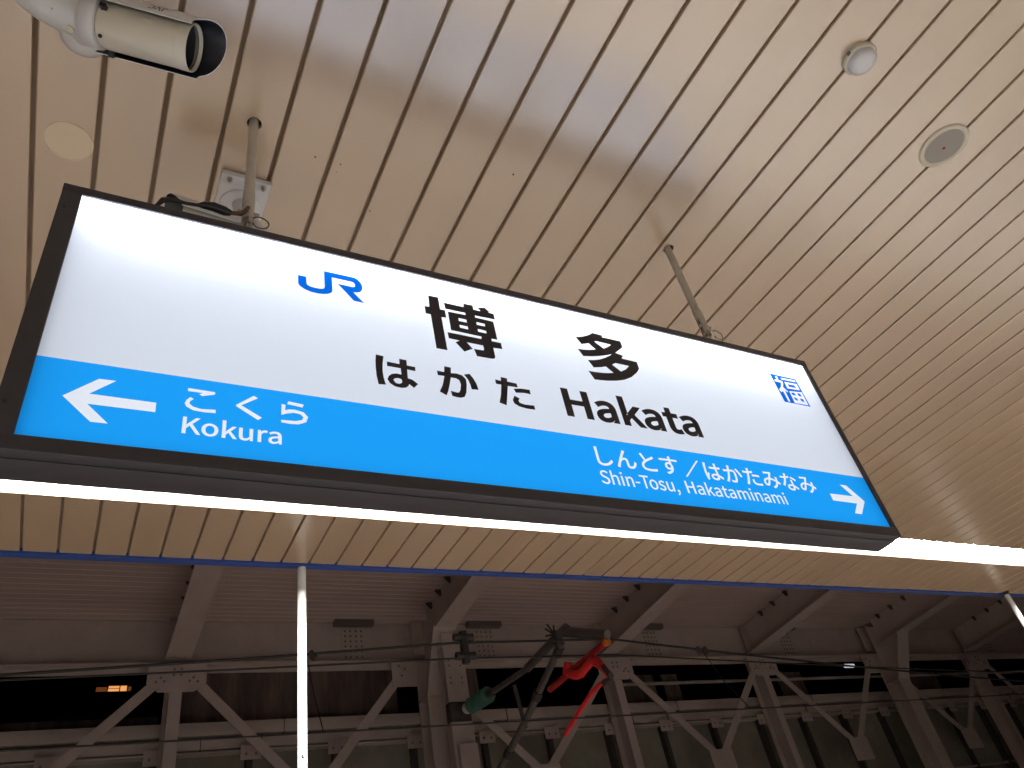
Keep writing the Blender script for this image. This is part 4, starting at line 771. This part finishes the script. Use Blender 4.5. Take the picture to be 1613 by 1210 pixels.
# ducts along the wall
z1 = 3.705 + EYE
for (a, b, nm, dy) in ((z1 - 0.195, z1, 'upper_duct', 0.0), (z1 - 0.40, z1 - 0.235, 'lower_duct', -0.02)):
    d = MB(); d.box((xa, SY + 0.30 + dy, a), (xb, SY + 0.55, b), bev=0.03)
    dd = d.build(nm, M['duct'], shed)
    for k in range(-3, 9):
        xx = 0.8 + 3.9 * k + (0.9 if 'lower' in nm else 2.1)
        MB().box((xx - 0.006, SY + 0.293 + dy, a - 0.006), (xx + 0.006, SY + 0.55, b + 0.006)).build('duct_joint', M['dark_steel'], dd)
        if 'lower' in nm: MB().box((xx + 0.85, SY + 0.270, a - 0.012), (xx + 0.87, SY + 0.55, b + 0.012)).build('duct_strap', M['dark_steel'], dd)
MB().box((xa, SY + 0.24, z1 - 0.455), (xb, SY + 0.5, z1 - 0.43)).build('duct_shelf', M['duct'], shed)
# wall panels, mullions and their head plates
PB = BAY / 3
zm = 3.23 + EYE
kk = 0
x = FX[0] + 1.15
while x < 40:
    mu = MB().box((x - 0.045, SY + 0.30, BOT), (x + 0.045, SY + 0.44, zm + 0.05)).build('mullion', M['dark_steel'], shed)
    MB().box((x - 0.15, SY + 0.20, zm - 0.11), (x + 0.15, SY + 0.215, zm + 0.09)).build('head_plate', M['steel_lt'], mu)
    for bx in (-0.07, 0.07): 
        if x < 22: bolt(x + bx, SY + 0.20, zm - 0.03, mu, 0.018)
    off = random.uniform(-0.02, 0.02)
    for (za, zz) in ((1.93 + EYE, zm + 0.03), (0.4 + EYE, 1.88 + EYE), (BOT, 0.35 + EYE)):
        pn = MB().box((x + 0.05, SY + 0.42 + off, za), (x + PB - 0.05, SY + 0.45 + off, zz)).build('wall_panel', M['panel'] if za > 1.9 + EYE else M['rust_panel'], shed)
    x += PB
MB().box((xa, SY + 0.31, 1.885 + EYE), (xb, SY + 0.415, 1.925 + EYE)).build('wall_rail', M['duct'], shed)
# stained panels and gaps above the ducts
for (x0, x1, za, zz, dy) in ((-6.5, 1.15, 3.72, 4.02, 1.0), (1.35, 4.95, 3.72, 4.75, 0.75), (5.4, 6.55, 3.72, 4.75, 0.75), (9.9, 10.7, 3.72, 4.4, 0.8), (10.95, 11.35, 3.72, 4.4, 0.8), (14.4, 15.2, 3.72, 4.4, 0.85), (18.6, 20.3, 3.72, 4.3, 0.85)):
    MB().box((x0, SY + dy, za + EYE), (x1, SY + dy + 0.04, zz + EYE)).build('stained_panel', M['rust_panel'], shed)
MB().tube([(9.4, SY + 0.62, 4.16 + EYE), (xb, SY + 0.62, 4.16 + EYE)], 0.035, seg=12).build('handrail', M['duct'], shed)

# far building with a lit window seen through the gap, sloping roof in front of it
fb = empty('far_building', (0, 38, -1.2)); tag(fb, 'dark building far behind the left end of the shed wall with one orange lit window', 'building')
m = MB(); m.prism([(-30, BOT), (28, BOT), (28, 12.5 + EYE), (10, 12.5 + EYE), (-30, 10.6 + EYE)], 'y', 38, 44); m.build('wall', M['far_wall'], fb)
m = MB(); m.box((-6, 47, BOT), (9, 50, 13.2 + EYE)); m.build('tower', M['far_wall'], fb)
wn = MB().box((1.20, 37.4, 12.70 + EYE), (1.92, 37.9, 12.96 + EYE)).build('window', M['far_lit'], fb)
MB().box((1.62, 37.35, 12.69 + EYE), (1.66, 37.39, 12.97 + EYE)).build('glazing_bar', M['dark_steel'], wn)
MB().box((1.20, 37.36, 12.84 + EYE), (1.61, 37.39, 12.855 + EYE)).build('glazing_bar', M['dark_steel'], wn)
for xa_, xb_ in ((0.72, 1.14), (1.98, 2.10)): MB().box((xa_, 37.4, 12.80 + EYE), (xb_, 37.9, 12.92 + EYE)).build('window', M['far_dim'], fb)
MB().box((0.6, 37.2, BOT), (2.3, 38.0, 12.66 + EYE)).build('stair_tower', M['far_wall'], fb)
fl = MB().tube([(18.4, SY + 2.0, 4.92 + EYE), (18.75, SY + 2.0, 4.92 + EYE)], 0.05, seg=12).build('far_lamp', M['far_white'], at=(18.4, SY + 2, 4.9 + EYE))
tag(fl, 'small white tube lamp glowing behind the shed girder at the right', 'lamp')

# ------------------------------------------------------------------ overhead line
mast = empty('catenary_mast', (5.24, 10.95, BOT)); tag(mast, 'pale steel mast with grey overhead line arm, green insulator and red clamp', 'mast')
m = MB(); m.box((5.06, 10.90, 3.42 + EYE), (5.42, 10.92, 4.50 + EYE)); m.box((5.06, 11.08, 3.42 + EYE), (5.42, 11.10, 4.50 + EYE)); m.box((5.235, 10.92, 3.42 + EYE), (5.25, 11.08, 4.50 + EYE))
m.box((5.06, 10.90, BOT), (5.42, 11.10, 3.12 + EYE), bev=0.01)
post = m.build('post', M['steel_lt'], mast)
for dz in (4.05, 3.97, 3.78, 3.70):
    for dx in (0.08, 0.27): bolt(5.06 + dx, 10.90, dz + EYE, post, 0.016)
MB().box((5.08, 10.93, 3.121 + EYE), (5.42, 11.09, 3.419 + EYE)).build('clamp_block', M['dark_steel'], mast)
MB().box((5.10, 10.80, 2.2 + EYE), (5.40, 10.898, 2.78 + EYE), bev=0.012).build('junction_box', M['steel_lt'], mast)
arm_ = mast
X = 5.32
def A(y, z, dx=0): return Vector((X + dx, y, z + EYE))
p0, p1 = A(10.78, 3.285), A(9.95, 3.228); dd_ = (p1 - p0); Li = dd_.length
prof = [(0.045, 0.0), (0.075, 0.0), (0.075, 0.05), (0.05, 0.055)]
nr = 6
for i in range(nr):
    t0 = 0.07 + (Li - 0.16) * i / nr; st = (Li - 0.16) / nr
    prof += [(0.062, t0), (0.118, t0 + st * 0.42), (0.120, t0 + st * 0.55), (0.062, t0 + st * 0.62), (0.060, t0 + st * 0.98)]
prof += [(0.05, Li - 0.08), (0.045, Li - 0.08)]
MB().lathe(p0, dd_, prof, seg=28).build('insulator', M['green_porcelain'], arm_)
MB().tube([p0 - dd_.normalized() * 0.06, p0 + dd_.normalized() * 0.06], 0.085, seg=20).build('end_fitting', M['ivory'], arm_)
MB().tube([p1 - dd_.normalized() * 0.09, p1 + dd_.normalized() * 0.05], [0.062, 0.05], seg=20).build('end_fitting', M['dark_steel'], arm_)
MB().tube([p1, A(8.75, 3.165)], 0.042, seg=16).build('stay_tube', M['tube_grey'], arm_)
MB().tube([A(8.85, 3.17), A(7.72, 3.27)], 0.058, seg=16).build('stay_tube', M['tube_grey'], arm_)
MB().tube([A(7.82, 3.27), A(6.93, 2.86)], 0.05, seg=16).build('drop_tube', M['tube_grey'], arm_)
MB().tube([A(7.80, 3.20), A(6.95, 2.80)], 0.022, seg=10).build('drop_tube', M['tube_grey'], arm_)
MB().tube([A(7.90, 3.15), A(8.75, 2.76), A(9.30, 2.52), A(10.85, 1.95)], 0.046, seg=16).build('brace_tube', M['tube_grey'], arm_)
for (y, z, r) in ((8.02, 3.08, 0.062), (8.72, 2.77, 0.066), (7.98, 3.24, 0.075), (9.75, 2.35, 0.064)):
    d_ = Vector((0, 0.8, -0.45)).normalized()
    MB().tube([A(y, z) - d_ * 0.06, A(y, z) + d_ * 0.06], r, seg=12).build('clamp', M['dark_steel'], arm_)
for j in range(7):
    aa = j * 0.9
    MB().tube([A(8.02, 3.30), A(8.02 + 0.12 * math.cos(aa), 3.33 + 0.10 * math.sin(aa), -0.06 - 0.02 * (j % 3))], 0.012, seg=6).build('clamp_bolt', M['dark_steel'], arm_)
MB().tube([A(9.35, 2.55, 0.1), A(9.45, 3.15, 0.1)], 0.03, seg=10).build('hanger_rod', M['tube_grey'], arm_)
# the red sleeved registration arm
X2 = 0.0
ra = MB().tube([A(6.985, 2.793), A(8.40, 2.733)], 0.040, seg=14).build('registration_arm', M['dark_red'], mast)
ra['label'] = 'dull red sleeved registration arm with bright red clamp'
MB().lathe(A(6.985, 2.793), (0, -1, 0.04), [(0.046, -0.03), (0.050, 0.0), (0.044, 0.03), (0, 0.036)], seg=18).build('end_cap', M['orange_cap'], ra)
m = MB()
m.tube(curve_pts([A(7.86, 2.80, -0.03), A(7.80, 2.72, -0.03), A(7.62, 2.655, -0.03), A(7.42, 2.68, -0.03), A(7.30, 2.69, -0.03), A(7.16, 2.58, -0.03), A(7.06, 2.44, -0.03)], 5), [0.040] * 3 + [0.060] * 9 + [0.050] * 9 + [0.056] * 4 + [0.045] * 6, seg=12)
m.build('red_clamp', M['red_tape'], ra)
MB().tube([A(7.90, 2.74, -0.02), A(7.82, 2.86, -0.02)], 0.06, seg=10).build('clamp_collar', M['red_tape'], ra)
MB().tube([A(7.09, 2.55, -0.055), A(7.00, 2.42, -0.06), A(7.02, 2.36, -0.05)], [0.03, 0.036, 0.026], seg=10).build('wire_grip', M['dark_steel'], ra)
MB().tube([A(7.05, 2.43), A(7.24, 2.405)], 0.030, seg=10).build('pin', M['dark_steel'], ra)
MB().tube(curve_pts([A(7.22, 2.425), A(7.45, 2.40), A(7.67, 2.345), A(8.26, 2.15)], 5), 0.027, seg=12).build('red_rod', M['red_tape'], ra)
# wires
def wire(name, label, pts, r, m_=None):
    w_ = MB().tube(pts, r, seg=6).build(name, m_ or M['wire'], at=pts[0]); tag(w_, label, 'wire', 'overhead wires'); return w_
YW = 7.75
def span(y, sag, zc, xlo=-30, xhi=60, xs=5.32):
    out = []
    for i in range(41):
        x = xlo + (xhi - xlo) * i / 40
        Lh = (xs - xlo) if x < xs else (xhi - xs)
        t = abs(x - xs) / Lh
        out.append((x, y, zc + EYE - sag * 4 * t * (1 - t) * (0.5 if x < xs else 1.0)))
    return out
wire('messenger_wire', 'upper black overhead wire clamped to the arm apex', span(7.80, 1.45, 3.225), 0.014)
wire('auxiliary_wire', 'thin black overhead wire just below the upper one', span(7.80, 0.75, 2.985), 0.010)
wire('contact_wire', 'lowest thin overhead wire crossing the braced wall', [(-30, 7.3, 2.02 + EYE), (5.3, 7.3, 2.06 + EYE), (60, 7.3, 2.0 + EYE)], 0.008)
for i, xx in enumerate((2.06, 7.5)):
    def zat(pts, x):
        for a_, b_ in zip(pts, pts[1:]):
            if a_[0] <= x <= b_[0]: return a_[2] + (b_[2] - a_[2]) * (x - a_[0]) / (b_[0] - a_[0])
    zt_ = zat(span(7.80, 1.45, 3.225), xx)
    dp = empty('dropper', (xx, 7.8, zt_)); tag(dp, ['thin wire dropper next to the left white canopy pipe', 'thin wire dropper with black clip right of the red arm'][i], 'dropper', 'droppers of the overhead line')
    MB().tube([(xx, 7.8, zt_), (xx + 0.02, 7.6, 2.5 + EYE), (xx + 0.03, 7.32, 2.06 + EYE)], 0.006, seg=6).build('drop_wire', M['wire'], dp)
    for sx in (-0.06, 0.06): MB().tube([(xx + sx - 0.03, 7.79, zt_ + 0.02), (xx + sx + 0.03, 7.79, zt_ - 0.05)], 0.038, seg=8).build('clip', M['dark_steel'], dp)
cl = empty('wire_spacer', (3.9, 7.8, 2.98 + EYE)); tag(cl, 'black spacer clamp joining the two upper wires beside the mast', 'clamp')
MB().box((3.86, 7.76, 2.86 + EYE), (3.94, 7.84, 3.24 + EYE), bev=0.01).build('bar', M['dark_steel'], cl)
for dz in (2.95, 3.17): MB().tube([(3.78, 7.8, dz + EYE), (4.02, 7.8, dz + EYE)], 0.045, seg=10).build('jaw', M['dark_steel'], cl)
